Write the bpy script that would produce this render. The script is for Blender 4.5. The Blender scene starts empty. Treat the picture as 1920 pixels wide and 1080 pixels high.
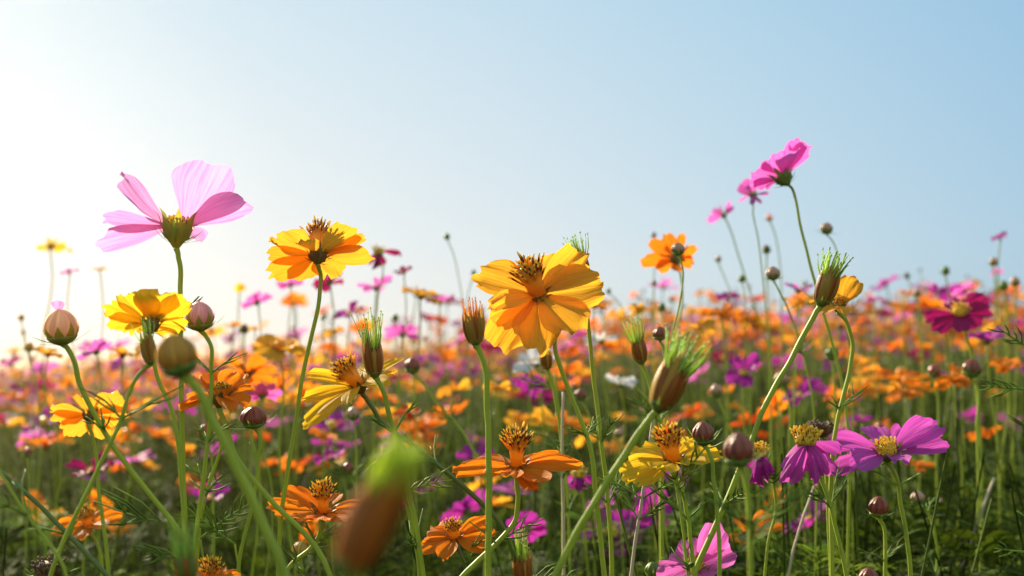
import bpy, math, random
import numpy as np
from mathutils import Vector, Matrix, Euler
R_ = math.radians
rnd = random.Random(7)
nr = np.random.RandomState(11)
sc = bpy.context.scene
col = sc.collection

# ------------------------------------------------------------------ camera
F = 2133.33                      # focal length in pixels of the 1920 px wide frame
CAMH = 1.0
cam_d = bpy.data.cameras.new('camera'); cam = bpy.data.objects.new('camera', cam_d); col.objects.link(cam)
cam_d.sensor_width = 36; cam_d.lens = 40; cam_d.clip_start = 0.01; cam_d.clip_end = 3000
cam.matrix_world = (Matrix.Translation((0, 0, CAMH)) @ Euler((R_(90 + 2.8), 0, 0)).to_matrix().to_4x4()
                    @ Matrix.Rotation(R_(-2.7), 4, 'Z'))
cam_d.dof.use_dof = True; cam_d.dof.focus_distance = 0.56; cam_d.dof.aperture_fstop = 9.5
cam_d.dof.aperture_blades = 0
sc.camera = cam
CM = np.array(cam.matrix_world)

# ------------------------------------------------------------------ world, sun, exposure
SUN_AZ, SUN_EL = R_(-33), R_(24)          # azimuth from the view axis (+Y), negative = left
sdir = Vector((math.sin(SUN_AZ) * math.cos(SUN_EL), math.cos(SUN_AZ) * math.cos(SUN_EL), math.sin(SUN_EL)))
w = bpy.data.worlds.new('World'); sc.world = w; w.use_nodes = True
nt = w.node_tree; nt.nodes.clear()
N = nt.nodes.new; L = nt.links.new
out = N('ShaderNodeOutputWorld'); bg = N('ShaderNodeBackground'); sky = N('ShaderNodeTexSky')
sky.sky_type = 'NISHITA'; sky.sun_disc = False; sky.sun_elevation = SUN_EL; sky.sun_rotation = SUN_AZ
sky.air_density = 1.0; sky.dust_density = 0.6; sky.ozone_density = 2.0; sky.altitude = 0
bg.inputs['Strength'].default_value = 0.05
L(sky.outputs[0], bg.inputs['Color'])
# hazy veil of the bright air round the sun, plus added fill behind the camera
tc = N('ShaderNodeTexCoord'); dp = N('ShaderNodeVectorMath'); dp.operation = 'DOT_PRODUCT'
L(tc.outputs['Generated'], dp.inputs[0]); dp.inputs[1].default_value = (math.sin(R_(-24)) * math.cos(R_(7)), math.cos(R_(-24)) * math.cos(R_(7)), math.sin(R_(7)))   # bright air low under the sun
ac = N('ShaderNodeMath'); ac.operation = 'ARCCOSINE'; L(dp.outputs['Value'], ac.inputs[0])
mr = N('ShaderNodeMapRange'); mr.inputs['From Max'].default_value = R_(90); L(ac.outputs[0], mr.inputs['Value'])
cr = N('ShaderNodeValToRGB'); L(mr.outputs[0], cr.inputs[0])
els = [(0.0, (.60, .58, .54)), (0.06, (.49, .48, .465)), (0.14, (.42, .43, .43)), (0.27, (.36, .395, .415)), (0.40, (.285, .355, .40)), (.54, (.205, .30, .375)), (.75, (.30, .33, .35)), (1.0, (.46, .45, .41))]  # last two stops: unseen sky behind the camera, brightened as fill
ce = cr.color_ramp.elements
for i, (p, c) in enumerate(els):
    e = ce[i] if i < 2 else ce.new(p)
    e.position = p; e.color = (*c, 1)
bg2 = N('ShaderNodeBackground'); bg2.inputs['Strength'].default_value = 0.81
sxy = N('ShaderNodeSeparateXYZ'); L(tc.outputs['Generated'], sxy.inputs[0])
mz = N('ShaderNodeMapRange'); mz.inputs['From Min'].default_value = .06; mz.inputs['From Max'].default_value = .5; L(sxy.outputs['Z'], mz.inputs['Value'])
zc = N('ShaderNodeMix'); zc.data_type = 'RGBA'; zc.inputs[6].default_value = (1, 1, 1, 1); zc.inputs[7].default_value = (.55, .83, 1.0, 1); L(mz.outputs[0], zc.inputs[0])
zm = N('ShaderNodeMix'); zm.data_type = 'RGBA'; zm.blend_type = 'MULTIPLY'; zm.inputs[0].default_value = 1
L(cr.outputs[0], zm.inputs[6]); L(zc.outputs[2], zm.inputs[7]); L(zm.outputs[2], bg2.inputs['Color'])
mx = N('ShaderNodeMixShader'); mx.inputs[0].default_value = 0.94
L(bg.outputs[0], mx.inputs[1]); L(bg2.outputs[0], mx.inputs[2]); L(mx.outputs[0], out.inputs['Surface'])

sd = bpy.data.lights.new('sun', 'SUN'); so = bpy.data.objects.new('sun', sd); col.objects.link(so)
sd.energy = 4.3; sd.angle = R_(0.5); sd.color = (1.0, .86, .62)
so.rotation_euler = (-sdir).to_track_quat('-Z', 'Y').to_euler()
sc.view_settings.view_transform = 'Standard'; sc.view_settings.look = 'None'
sc.view_settings.exposure = 1.35; sc.view_settings.gamma = 1
sc.cycles.use_denoising = True
try: sc.cycles.denoiser = 'OPENIMAGEDENOISE'
except Exception: pass
sc.cycles.max_bounces = 6; sc.cycles.diffuse_bounces = 3; sc.cycles.transmission_bounces = 3
sc.cycles.volume_bounces = 0; sc.cycles.caustics_reflective = False; sc.cycles.caustics_refractive = False

# ------------------------------------------------------------------ helpers
def P(px, py, z):
    """point z metres in front of the camera that the lens draws at pixel px, py"""
    v = CM[:3, :3] @ np.array([(px - 960) / F * z, (540 - py) / F * z, -z])
    return v + CM[:3, 3]
def D(x, y, t):
    """direction from right, up, toward-camera components"""
    v = CM[:3, :3] @ np.array([x, y, t], float)
    return v / np.linalg.norm(v)
def nrm(v):
    return v / (np.linalg.norm(v) + 1e-12)
def perp(a):
    u = np.cross(a, (0, 0, 1.0)) if abs(a[2]) < .9 else np.cross(a, (1.0, 0, 0))
    u = nrm(u); return u, np.cross(a, u)

class MB:
    def __init__(s): s.v = []; s.f = []; s.m = []; s.uv = []; s.mats = []; s.n = 0
    def add(s, v, f, mat, uv=None):
        v = np.asarray(v, float).reshape(-1, 3)
        if mat not in s.mats: s.mats.append(mat)
        k = s.mats.index(mat)
        s.v.append(v); s.uv.append(np.zeros((len(v), 2)) if uv is None else np.asarray(uv, float))
        s.f += [tuple(i + s.n for i in q) for q in f]; s.m += [k] * len(f); s.n += len(v)
    def mesh(s, name, org=(0, 0, 0)):
        V = np.concatenate(s.v) - np.asarray(org); UV = np.concatenate(s.uv)
        me = bpy.data.meshes.new(name); me.from_pydata(V.tolist(), [], s.f)
        for k in s.mats: me.materials.append(M[k])
        me.polygons.foreach_set('material_index', s.m)
        me.polygons.foreach_set('use_smooth', [True] * len(s.f))
        ul = me.uv_layers.new(name='UVMap')
        li = np.zeros(len(me.loops), int); me.loops.foreach_get('vertex_index', li)
        ul.data.foreach_set('uv', UV[li].ravel())
        me.update(); return me
    def obj(s, name, parent=None, org=None):
        if org is None: org = np.array(parent.location) if parent else (0, 0, 0)
        o = bpy.data.objects.new(name, s.mesh(name, org)); col.objects.link(o)
        if parent: o.parent = parent
        return o
def tag(o, label=None, cat=None, group=None, kind=None):
    if label: o['label'] = label
    if cat: o['category'] = cat
    if group: o['group'] = group
    if kind: o['kind'] = kind
    return o
def empty(name, loc, label, cat, group=None):
    o = bpy.data.objects.new(name, None); col.objects.link(o); o.location = loc; o.empty_display_size = .02
    return tag(o, label, cat, group)

def grid_faces(nv, nu, wrap=False):
    f = []
    for j in range(nv - 1):
        for i in range(nu if wrap else nu - 1):
            a = j * nu + i; b = j * nu + (i + 1) % nu
            f.append((a, b, b + nu, a + nu))
    return f
def bez(B, Mi, T, t):
    return (1 - t) ** 2 * B + 2 * t * (1 - t) * Mi + t * t * T
def petal(mb, mat, B, T, Nn, w, bend=.08, cup=.1, kind='s', seed=0, nu=15, nv=13, pleat=.05, ruf=.03, twist=0., curl=0.):
    """one petal sheet from B to T, face towards Nn, width w"""
    g = random.Random(seed); Ln = np.linalg.norm(T - B) + 1e-9
    Y = (T - B) / Ln; Nn = nrm(Nn - Y * np.dot(Nn, Y)); X0 = np.cross(Y, Nn)
    bend += g.uniform(-.05, .05); cup *= g.uniform(.4, 1.7); ruf *= g.uniform(.6, 2.2)
    Mi = (B + T) / 2 + Nn * bend * Ln + X0 * g.uniform(-.05, .05) * Ln
    ph = [g.uniform(0, 6.28) for _ in range(6)]
    us = np.linspace(-1, 1, nu); ts = np.linspace(0, 1, nv)
    V = []; UV = []
    nt_ = 4 if kind == 's' else 3
    skew = g.uniform(-.07, .07); tk_ = g.uniform(.5, 1.3)
    for t in ts:
        for u in us:
            if kind == 's':
                hw = .17 + .83 * math.sin(min(1, t / .72) * math.pi / 2) ** 1.15 - .13 * max(0, t - .72) / .28
                end = 1 - .17 * abs(u) ** 2.6 + .11 * (abs(math.sin(u * 1.55 * nt_ / 2 + ph[0])) ** .8 - .5) * tk_ + skew * u
                end += .03 * math.sin(u * 9 + ph[5])
            else:
                hw = .15 + .85 * math.sin(min(1, t / .8) * math.pi / 2) ** 1.25
                end = 1 - .22 * abs(u) ** 3 + .035 * math.cos(u * 6.5 + ph[0]) + skew * u
            tt = t * (1 + (end - 1) * t ** 1.5)
            x = u * hw * w / 2 * (1 + .04 * math.sin(5 * t + ph[1]))
            c = bez(B, Mi, T, tt); tg = nrm(bez(B, Mi, T, min(1, tt + .02)) - bez(B, Mi, T, max(0, tt - .02)))
            Xd = nrm(X0 - tg * np.dot(X0, tg)); n = np.cross(Xd, tg)
            if twist:
                a = twist * t; Xd, n = Xd * math.cos(a) + n * math.sin(a), n * math.cos(a) - Xd * math.sin(a)
            z = cup * w * u * u * hw + pleat * w * math.sin(u * 3.1 * 2.3 + ph[2]) * (.25 + .75 * min(1, t * 1.6)) * .35
            z += pleat * .5 * w * math.cos(u * 15 + ph[3]) * .25 * (1 - .3 * t)
            z += ruf * w * t ** 3 * (math.sin(u * 5 + ph[4]) + .6 * math.sin(u * 11 + ph[1])) * 1.3
            z += curl * w * max(0, t - .55) ** 2 * 4
            V.append(c + Xd * x + n * z); UV.append(((u + 1) / 2, t))
    mb.add(V, grid_faces(nv, nu), mat, UV)
def frames(pts):
    pts = np.asarray(pts); n = len(pts)
    tg = np.gradient(pts, axis=0); tg /= (np.linalg.norm(tg, axis=1)[:, None] + 1e-12)
    u, v = perp(tg[0]); U = []; Vv = []
    for k in range(n):
        u = nrm(u - tg[k] * np.dot(u, tg[k])); U.append(u); Vv.append(np.cross(tg[k], u))
    return tg, np.array(U), np.array(Vv)
def tube(mb, mat, pts, rad, ns=8, ridge=0., cap=True):
    pts = np.asarray(pts); n = len(pts); rad = np.broadcast_to(rad, (n,))
    tg, U, Vv = frames(pts); V = []; UV = []
    for k in range(n):
        for i in range(ns):
            a = 2 * math.pi * i / ns; r = rad[k] * (1 + (ridge if i % 2 else -ridge))
            V.append(pts[k] + (U[k] * math.cos(a) + Vv[k] * math.sin(a)) * r); UV.append((i / ns, k / (n - 1)))
    f = grid_faces(n, ns, True)
    if cap: f += [tuple(range(ns))[::-1], tuple(range((n - 1) * ns, n * ns))]
    mb.add(V, f, mat, UV)
def spline(pts, k=6):
    """smooth curve through pts, tangents weighted by chord so uneven spacing never overshoots"""
    p = [np.asarray(q, float) for q in pts]
    if len(p) < 3: p = [p[0], (p[0] + p[-1]) / 2, p[-1]]
    n = len(p); h = [np.linalg.norm(p[i + 1] - p[i]) + 1e-9 for i in range(n - 1)]; sl = [(p[i + 1] - p[i]) / h[i] for i in range(n - 1)]
    tg = [sl[0]] + [(sl[i - 1] * h[i] + sl[i] * h[i - 1]) / (h[i] + h[i - 1]) for i in range(1, n - 1)] + [sl[-1]]; o = []
    for i in range(n - 1):
        for j in range(k):
            t = j / k; o.append((2 * t ** 3 - 3 * t * t + 1) * p[i] + (t ** 3 - 2 * t * t + t) * h[i] * tg[i] + (3 * t * t - 2 * t ** 3) * p[i + 1] + (t ** 3 - t * t) * h[i] * tg[i + 1])
    o.append(p[-1]); return np.array(o)
def blade(mb, mat, pts, wmax, side, prof=None, crease=.25):
    """narrow leaf / bract along a path, creased along the middle"""
    pts = np.asarray(pts); n = len(pts); V = []; UV = []
    tg = np.gradient(pts, axis=0)
    for k in range(n):
        t = k / (n - 1); tk = nrm(tg[k]); s_ = nrm(side - tk * np.dot(side, tk)); nn = np.cross(s_, tk)
        ww = wmax / 2 * (prof(t) if prof else (math.sin(math.pi * min(1, .25 + .75 * t)) ** .8 if t < 1 else .04) + .02)
        for u in (-1, 0, 1):
            V.append(pts[k] + s_ * u * ww + nn * crease * ww * (abs(u) - .5)); UV.append(((u + 1) / 2, t))
    mb.add(V, grid_faces(n, 3), mat, UV)
def lathe(mb, mat, C, A, prof, ns=16, rib=0, nrib=8, tw=0.):
    """prof: (height, radius) pairs in metres along axis A from C"""
    U, W = perp(A); V = []; UV = []
    for k, (h, r) in enumerate(prof):
        for i in range(ns):
            a = 2 * math.pi * i / ns + tw * k
            rr = r * (1 + rib * (abs(math.cos(nrib * (a - tw * k) / 2)) - .5))
            V.append(C + A * h + (U * math.cos(a) + W * math.sin(a)) * rr); UV.append((i / ns, k / (len(prof) - 1)))
    mb.add(V, grid_faces(len(prof), ns, True) + [tuple(range(ns))[::-1], tuple(range((len(prof) - 1) * ns, len(prof) * ns))], mat, UV)

# ------------------------------------------------------------------ materials
M = {}
def base_mat(name):
    m = bpy.data.materials.new(name); m.use_nodes = True; m.node_tree.nodes.clear(); M[name] = m
    return m, m.node_tree.nodes.new, m.node_tree.links.new
def mat_petal(name, c1, c2, tr=.5, vein=.35, rough=.55, basecol=None, var=.12):
    m, N, L = base_mat(name)
    o = N('ShaderNodeOutputMaterial'); uv = N('ShaderNodeUVMap'); mp = N('ShaderNodeMapping')
    mp.inputs['Scale'].default_value = (16, 1.1, 1); L(uv.outputs[0], mp.inputs[0])
    ns = N('ShaderNodeTexNoise'); ns.inputs['Scale'].default_value = 1.6; ns.inputs['Detail'].default_value = 5
    L(mp.outputs[0], ns.inputs['Vector'])
    cr = N('ShaderNodeValToRGB'); cr.color_ramp.elements[0].position = .35; cr.color_ramp.elements[1].position = .68
    cr.color_ramp.elements[0].color = (c1[0] * (1 - vein * .35), c1[1] * (1 - vein * 1.5), c1[2] * (1 - vein * .6), 1); cr.color_ramp.elements[1].color = (*c1, 1)
    L(ns.outputs['Fac'], cr.inputs[0])
    last = cr.outputs[0]
    if basecol:
        sx = N('ShaderNodeSeparateXYZ'); L(uv.outputs[0], sx.inputs[0])
        r = N('ShaderNodeMapRange'); r.inputs['From Min'].default_value = .0; r.inputs['From Max'].default_value = .38
        r.inputs['To Min'].default_value = 1; r.inputs['To Max'].default_value = 0; L(sx.outputs['Y'], r.inputs['Value'])
        mi = N('ShaderNodeMix'); mi.data_type = 'RGBA'; L(r.outputs[0], mi.inputs[0]); L(last, mi.inputs[6]); mi.inputs[7].default_value = (*basecol, 1)
        last = mi.outputs[2]
    ge = N('ShaderNodeNewGeometry'); hs = N('ShaderNodeHueSaturation')
    for s_, a, b in (('Hue', .5 - var * .1, .5 + var * .1), ('Value', 1 - var * 1.4, 1 + var * .7)):
        r = N('ShaderNodeMapRange'); r.inputs['To Min'].default_value = a; r.inputs['To Max'].default_value = b
        L(ge.outputs['Random Per Island'], r.inputs['Value']); L(r.outputs[0], hs.inputs[s_])
    n2 = N('ShaderNodeTexNoise'); n2.inputs['Scale'].default_value = 7; n2.inputs['Detail'].default_value = 6; n2.inputs['Roughness'].default_value = .7
    tob = N('ShaderNodeTexCoord'); mp2 = N('ShaderNodeMapping'); mp2.inputs['Scale'].default_value = (28, 28, 28); L(tob.outputs['Object'], mp2.inputs[0]); L(mp2.outputs[0], n2.inputs['Vector'])
    r2 = N('ShaderNodeMapRange'); r2.inputs['From Min'].default_value = .66; r2.inputs['From Max'].default_value = .74; r2.inputs['To Max'].default_value = .45; L(n2.outputs['Fac'], r2.inputs['Value'])
    m2 = N('ShaderNodeMix'); m2.data_type = 'RGBA'; L(r2.outputs[0], m2.inputs[0]); L(last, m2.inputs[6]); m2.inputs[7].default_value = (c1[0] * .6, c1[1] * .35, c1[2] * .4, 1); last = m2.outputs[2]
    L(last, hs.inputs['Color'])
    p = N('ShaderNodeBsdfPrincipled'); p.inputs['Roughness'].default_value = rough; p.inputs['Specular IOR Level'].default_value = .12
    L(hs.outputs[0], p.inputs['Base Color'])
    t = N('ShaderNodeBsdfTranslucent'); tm = N('ShaderNodeMix'); tm.data_type = 'RGBA'; tm.blend_type = 'MULTIPLY'; tm.inputs[0].default_value = 1
    L(hs.outputs[0], tm.inputs[6]); tm.inputs[7].default_value = (*c2, 1); L(tm.outputs[2], t.inputs['Color'])
    bp = N('ShaderNodeBump'); bp.inputs['Strength'].default_value = .7; bp.inputs['Distance'].default_value = .001
    L(ns.outputs['Fac'], bp.inputs['Height']); L(bp.outputs[0], p.inputs['Normal']); L(bp.outputs[0], t.inputs['Normal'])
    ms = N('ShaderNodeMixShader'); ms.inputs[0].default_value = tr
    L(p.outputs[0], ms.inputs[1]); L(t.outputs[0], ms.inputs[2]); L(ms.outputs[0], o.inputs['Surface'])
def mat_plant(name, c1, c2, tr=.15, rough=.45, scale=400., spec=.4, stretch=None, bump=.2, var=.2):
    m, N, L = base_mat(name)
    o = N('ShaderNodeOutputMaterial')
    if stretch: uv = N('ShaderNodeUVMap'); vec = uv.outputs[0]
    else: uv = N('ShaderNodeTexCoord'); vec = uv.outputs['Object']
    mp = N('ShaderNodeMapping'); mp.inputs['Scale'].default_value = stretch or (scale,) * 3; L(vec, mp.inputs[0])
    ns = N('ShaderNodeTexNoise'); ns.inputs['Scale'].default_value = 1; ns.inputs['Detail'].default_value = 4; L(mp.outputs[0], ns.inputs['Vector'])
    cr = N('ShaderNodeValToRGB'); cr.color_ramp.elements[0].position = .35; cr.color_ramp.elements[1].position = .65
    cr.color_ramp.elements[0].color = (*c1, 1); cr.color_ramp.elements[1].color = (*c2, 1); L(ns.outputs['Fac'], cr.inputs[0])
    ge = N('ShaderNodeNewGeometry'); hs = N('ShaderNodeHueSaturation')
    r = N('ShaderNodeMapRange'); r.inputs['To Min'].default_value = 1 - var; r.inputs['To Max'].default_value = 1 + var
    L(ge.outputs['Random Per Island'], r.inputs['Value']); L(r.outputs[0], hs.inputs['Value']); L(cr.outputs[0], hs.inputs['Color'])
    p = N('ShaderNodeBsdfPrincipled'); p.inputs['Roughness'].default_value = rough; p.inputs['Specular IOR Level'].default_value = spec
    L(hs.outputs[0], p.inputs['Base Color'])
    bp = N('ShaderNodeBump'); bp.inputs['Strength'].default_value = bump; bp.inputs['Distance'].default_value = .0004
    L(ns.outputs['Fac'], bp.inputs['Height']); L(bp.outputs[0], p.inputs['Normal'])
    if tr:
        t = N('ShaderNodeBsdfTranslucent'); L(hs.outputs[0], t.inputs['Color'])
        ms = N('ShaderNodeMixShader'); ms.inputs[0].default_value = tr
        L(p.outputs[0], ms.inputs[1]); L(t.outputs[0], ms.inputs[2]); L(ms.outputs[0], o.inputs['Surface'])
    else: L(p.outputs[0], o.inputs['Surface'])
mat_petal('petal_gold', (.97, .47, .04), (1, .98, .75), .6, .12)
mat_petal('petal_lemon', (.97, .64, .035), (1, .98, .7), .6, .14)
mat_petal('petal_orange', (.95, .285, .018), (1, .96, .65), .57, .16)
mat_petal('petal_red', (.75, .12, .02), (1, .8, .5), .45, .3)
mat_petal('petal_pale_pink', (.86, .42, .70), (1, .92, 1), .68, .25, basecol=(.82, .34, .60))
mat_petal('petal_pink', (.78, .22, .60), (1, .85, 1), .58, .3, basecol=(.62, .12, .42))
mat_petal('petal_violet', (.66, .13, .56), (1, .85, 1), .5, .3, basecol=(.50, .07, .36))
mat_petal('petal_magenta', (.50, .055, .40), (1, .8, 1), .52, .35, basecol=(.35, .03, .25))
mat_petal('petal_crimson', (.42, .015, .14), (1, .7, .9), .45, .35)
mat_petal('petal_white', (.80, .80, .80), (1, 1, .95), .45, .08)
mat_plant('stem', (.28, .36, .03), (.42, .49, .06), .28, .5, stretch=(9, 14, 1), spec=.3, bump=.6)
mat_plant('stem_dark', (.07, .12, .012), (.12, .17, .02), .1, .4, stretch=(7, 3, 1), spec=.5)
mat_plant('stem_dry', (.42, .33, .22), (.56, .46, .33), .05, .6, stretch=(7, 6, 1))
mat_plant('calyx', (.12, .20, .025), (.22, .31, .05), .35, .45, stretch=(9, 2, 1))
mat_plant('calyx_dark', (.10, .06, .015), (.20, .14, .03), .2, .5, stretch=(9, 2, 1))
mat_plant('bract', (.16, .26, .03), (.26, .38, .06), .4, .7, stretch=(6, 2, 1))
mat_plant('bristle', (.42, .60, .08), (.68, .80, .22), .5, .5, stretch=(3, 2, 1), var=.35)
mat_plant('husk', (.26, .04, .012), (.60, .22, .03), .4, .45, stretch=(12, 1.2, 1), bump=.6)
mat_plant('bristle_yellow', (.62, .76, .05), (.86, .90, .14), .6, .5, stretch=(3, 2, 1), var=.2)
mat_plant('husk_red', (.38, .035, .015), (.90, .38, .04), .5, .45, stretch=(10, 1.2, 1), bump=.5)
mat_plant('husk_gold', (.50, .20, .03), (.70, .46, .07), .45, .45, stretch=(10, 1.2, 1), bump=.5)
mat_plant('bud_glow_tint', (.94, .56, .44), (.97, .82, .56), .65, .4, stretch=(12, 1, 1), bump=.4)  # pink bud with the golden sun glow put into its colour
mat_plant('calyx_glow_tint', (.34, .34, .04), (.50, .44, .07), .5, .5, stretch=(9, 2, 1))  # green calyx of the left flowers, sun glow mixed into the colour
mat_plant('bud_maroon', (.11, .012, .015), (.50, .14, .07), .2, .35, stretch=(14, 1, 1), bump=.4)
mat_plant('bud_pink', (.88, .34, .46), (.97, .78, .66), .6, .4, stretch=(12, 1, 1), bump=.4)
mat_plant('bud_pale', (.50, .20, .15), (.66, .45, .28), .3, .4, stretch=(12, 1, 1), bump=.4)
mat_plant('floret_orange', (.88, .34, .02), (.95, .52, .05), .5, .5, stretch=(2, 2, 1))
mat_plant('floret_yellow', (.92, .60, .04), (.95, .74, .10), .45, .5, stretch=(2, 2, 1))
mat_plant('anther', (.12, .012, .008), (.20, .03, .01), 0, .4, stretch=(2, 2, 1))
mat_plant('dead', (.05, .025, .012), (.20, .10, .035), .05, .7, scale=900, bump=.6)
mat_plant('leaf', (.010, .026, .002), (.065, .095, .006), .35, .75, scale=60, spec=.06, var=.45)
mat_plant('leaf_light', (.14, .21, .015), (.24, .32, .04), .3, .7, scale=60, spec=.08, var=.4)
m, N, L = base_mat('soil')
o = N('ShaderNodeOutputMaterial'); p = N('ShaderNodeBsdfPrincipled'); p.inputs['Roughness'].default_value = .95; p.inputs['Specular IOR Level'].default_value = .1
tcg = N('ShaderNodeTexCoord'); n1 = N('ShaderNodeTexNoise'); n1.inputs['Scale'].default_value = 9; n1.inputs['Detail'].default_value = 8
L(tcg.outputs['Object'], n1.inputs['Vector']); crg = N('ShaderNodeValToRGB')
crg.color_ramp.elements[0].position = .35; crg.color_ramp.elements[1].position = .7
crg.color_ramp.elements[0].color = (.010, .014, .006, 1); crg.color_ramp.elements[1].color = (.022, .035, .010, 1)
L(n1.outputs['Fac'], crg.inputs[0]); L(crg.outputs[0], p.inputs['Base Color']); L(p.outputs[0], o.inputs['Surface'])

# ------------------------------------------------------------------ ground and haze
mb = MB(); s_ = 1500
xs = np.linspace(-s_, s_, 61)
V = [(x, y, 0) for y in xs for x in xs]
mb.add(V, grid_faces(61, 61), 'soil'); tag(mb.obj('ground'), kind='structure')
HZ = dict(x=(-60, 60), y=(-3, 90), z=(-1, 1.45))
if 1:
    m, N, L = base_mat('haze_air'); o = N('ShaderNodeOutputMaterial'); pv = N('ShaderNodeVolumePrincipled')
    pv.inputs['Color'].default_value = (1, .72, .36, 1); pv.inputs['Density'].default_value = .0062; pv.inputs['Anisotropy'].default_value = .88
    L(pv.outputs[0], o.inputs['Volume'])
    x0, x1 = HZ['x']; y0, y1 = HZ['y']; z0, z1 = HZ['z']
    V = [(x, y, z) for z in (z0, z1) for y in (y0, y1) for x in (x0, x1)]
    mb = MB(); mb.add(V, [(0, 2, 3, 1), (4, 5, 7, 6), (0, 1, 5, 4), (2, 6, 7, 3), (0, 4, 6, 2), (1, 3, 7, 5)], 'haze_air')
    hz = mb.obj('haze'); tag(hz, 'pale sunlit haze lying over the flower field', 'haze', kind='stuff')

# ------------------------------------------------------------------ plant parts
def disc_tall(mb, C, A, r, h, n=46, seed=0, tip='floret_yellow', low='floret_orange'):
    """raised column of florets with dark anthers (sulphur cosmos)"""
    g = random.Random(seed); U, W = perp(A)
    lathe(mb, low, C, A, [(0, r * .55), (h * .3, r * .6), (h * .6, r * .8), (h * .8, r * .75), (h * .9, r * .4)], 14, .08, 10)
    for i in range(n):
        q = (i + .5) / n; rr = r * .95 * math.sqrt(q); a = i * 2.39996 + g.uniform(-.2, .2)
        rad = U * math.cos(a) + W * math.sin(a)
        lean = rr / r
        d = nrm(A + rad * (lean * .75 + g.uniform(-.08, .08)))
        b = C + A * h * (.72 - .28 * lean ** 2 + g.uniform(-.06, .06)) + rad * rr * .72
        ln = h * g.uniform(.28, .56); k = r * .066
        p = [b, b + d * ln * .5, b + d * ln * .52, b + d * ln * .85, b + d * ln * .86, b + d * ln * 1.06]
        tube(mb, low, [p[0], (p[0] + p[1]) / 2, p[1]], [k * .9, k * 1.1, k * 1.2], 5, cap=False)
        if g.random() < .72: tube(mb, 'anther', [p[1], (p[1] + p[3]) / 2, p[3]], [k * .95, k * 1.15, k * .9], 5, cap=False)
        else: tube(mb, low, [p[1], (p[1] + p[3]) / 2, p[3]], [k * 1.1, k * 1.1, k * .9], 5, cap=False)
        e = p[3] + d * ln * .22 + rad * k * g.uniform(0, 2.2)
        tube(mb, tip, [p[3], (p[3] + e) / 2, e], [k * 1.3, k * 1.1, k * .35], 5)
def disc_low(mb, C, A, r, h, n=40, seed=0):
    """low yellow disc of short florets (garden cosmos)"""
    g = random.Random(seed); U, W = perp(A)
    lathe(mb, 'floret_yellow', C, A, [(0, r * .8), (h * .25, r * .9), (h * .5, r * .75), (h * .65, r * .35)], 14)
    for i in range(n):
        q = (i + .5) / n; rr = r * math.sqrt(q); a = i * 2.39996
        rad = U * math.cos(a) + W * math.sin(a); d = nrm(A + rad * (rr / r * .7 + g.uniform(-.15, .15)))
        b = C + A * h * (.5 - .3 * (rr / r) ** 2) + rad * rr * .85; ln = h * g.uniform(.35, .65); k = r * .06
        tube(mb, 'anther' if g.random() < .35 else 'floret_yellow', [b, b + d * ln * .45, b + d * ln * .8], [k * .7, k * .7, k * .8], 5, cap=False)
        tube(mb, 'floret_yellow', [b + d * ln * .75, b + d * ln * .95, b + d * ln * 1.1], [k * 1.3, k * 1.6, k * .6], 5)
def calyx(mb, C, A, r, h, kind='s', seed=0):
    """cup under the flower; C is where the petals leave it, stem joins at C - A*h"""
    mt = {'s': 'calyx_dark', 'g': 'calyx_glow_tint'}.get(kind, 'calyx')
    B = C - A * h
    lathe(mb, mt, B, A, [(0, r * .22), (h * .2, r * .42), (h * .5, r * .8), (h * .85, r), (h * 1.02, r * .95)], 16, .1, 8)
    U, W = perp(A); g = random.Random(seed)
    for i in range(8):
        a = 2 * math.pi * i / 8 + .3; rad = U * math.cos(a) + W * math.sin(a)
        pts = [B + A * h * .45 + rad * r * .75, C + rad * r * 1.05, C + A * h * .5 + rad * r * 1.35, C + A * h * .75 + rad * r * 1.8]
        blade(mb, mt, spline(pts, 3), r * .75, np.cross(A, rad), lambda t: max(.04, 1 - t ** 1.6))
def bract(mb, C, A, ang, r0, ln, wd, spread, mat='bract', droop=0.):
    """thin outer bract leaving the stalk top at angle ang, rising at 'spread' from the axis"""
    U, W = perp(A); rad = U * math.cos(ang) + W * math.sin(ang)
    d = nrm(A * math.cos(spread) + rad * math.sin(spread))
    b = C + rad * r0; e = b + d * ln; mid = b + nrm(d + rad * .5) * ln * .5
    pts = [bez(b, mid, e - A * droop * ln, t) for t in np.linspace(0, 1, 7)]
    blade(mb, mat, pts, wd, np.cross(A, rad), lambda t: max(.05, (.55 + .8 * t) if t < .4 else 1.0 * (1 - (t - .4) / .6) ** .8))
def stem_path(top, pts, z, lean=None):
    """pts: pixel waypoints (px, py[, z]); continued down to the soil"""
    W = [top]
    for q in pts: W.append(P(q[0], q[1], q[2] if len(q) > 2 else z))
    a, b = W[-2], W[-1]; d = nrm(b - a)
    h = b[2]
    if d[2] > -.35: d = nrm(d + np.array((0, 0, -.6)))
    hx = d[:2] / max(.35, -d[2]) * h * .45
    g = np.array((b[0] + hx[0], b[1] + hx[1] + .03, 0.0))
    W += [b * .5 + g * .5 + np.array((d[0] * .05, d[1] * .05, 0)), g]
    return W
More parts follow.
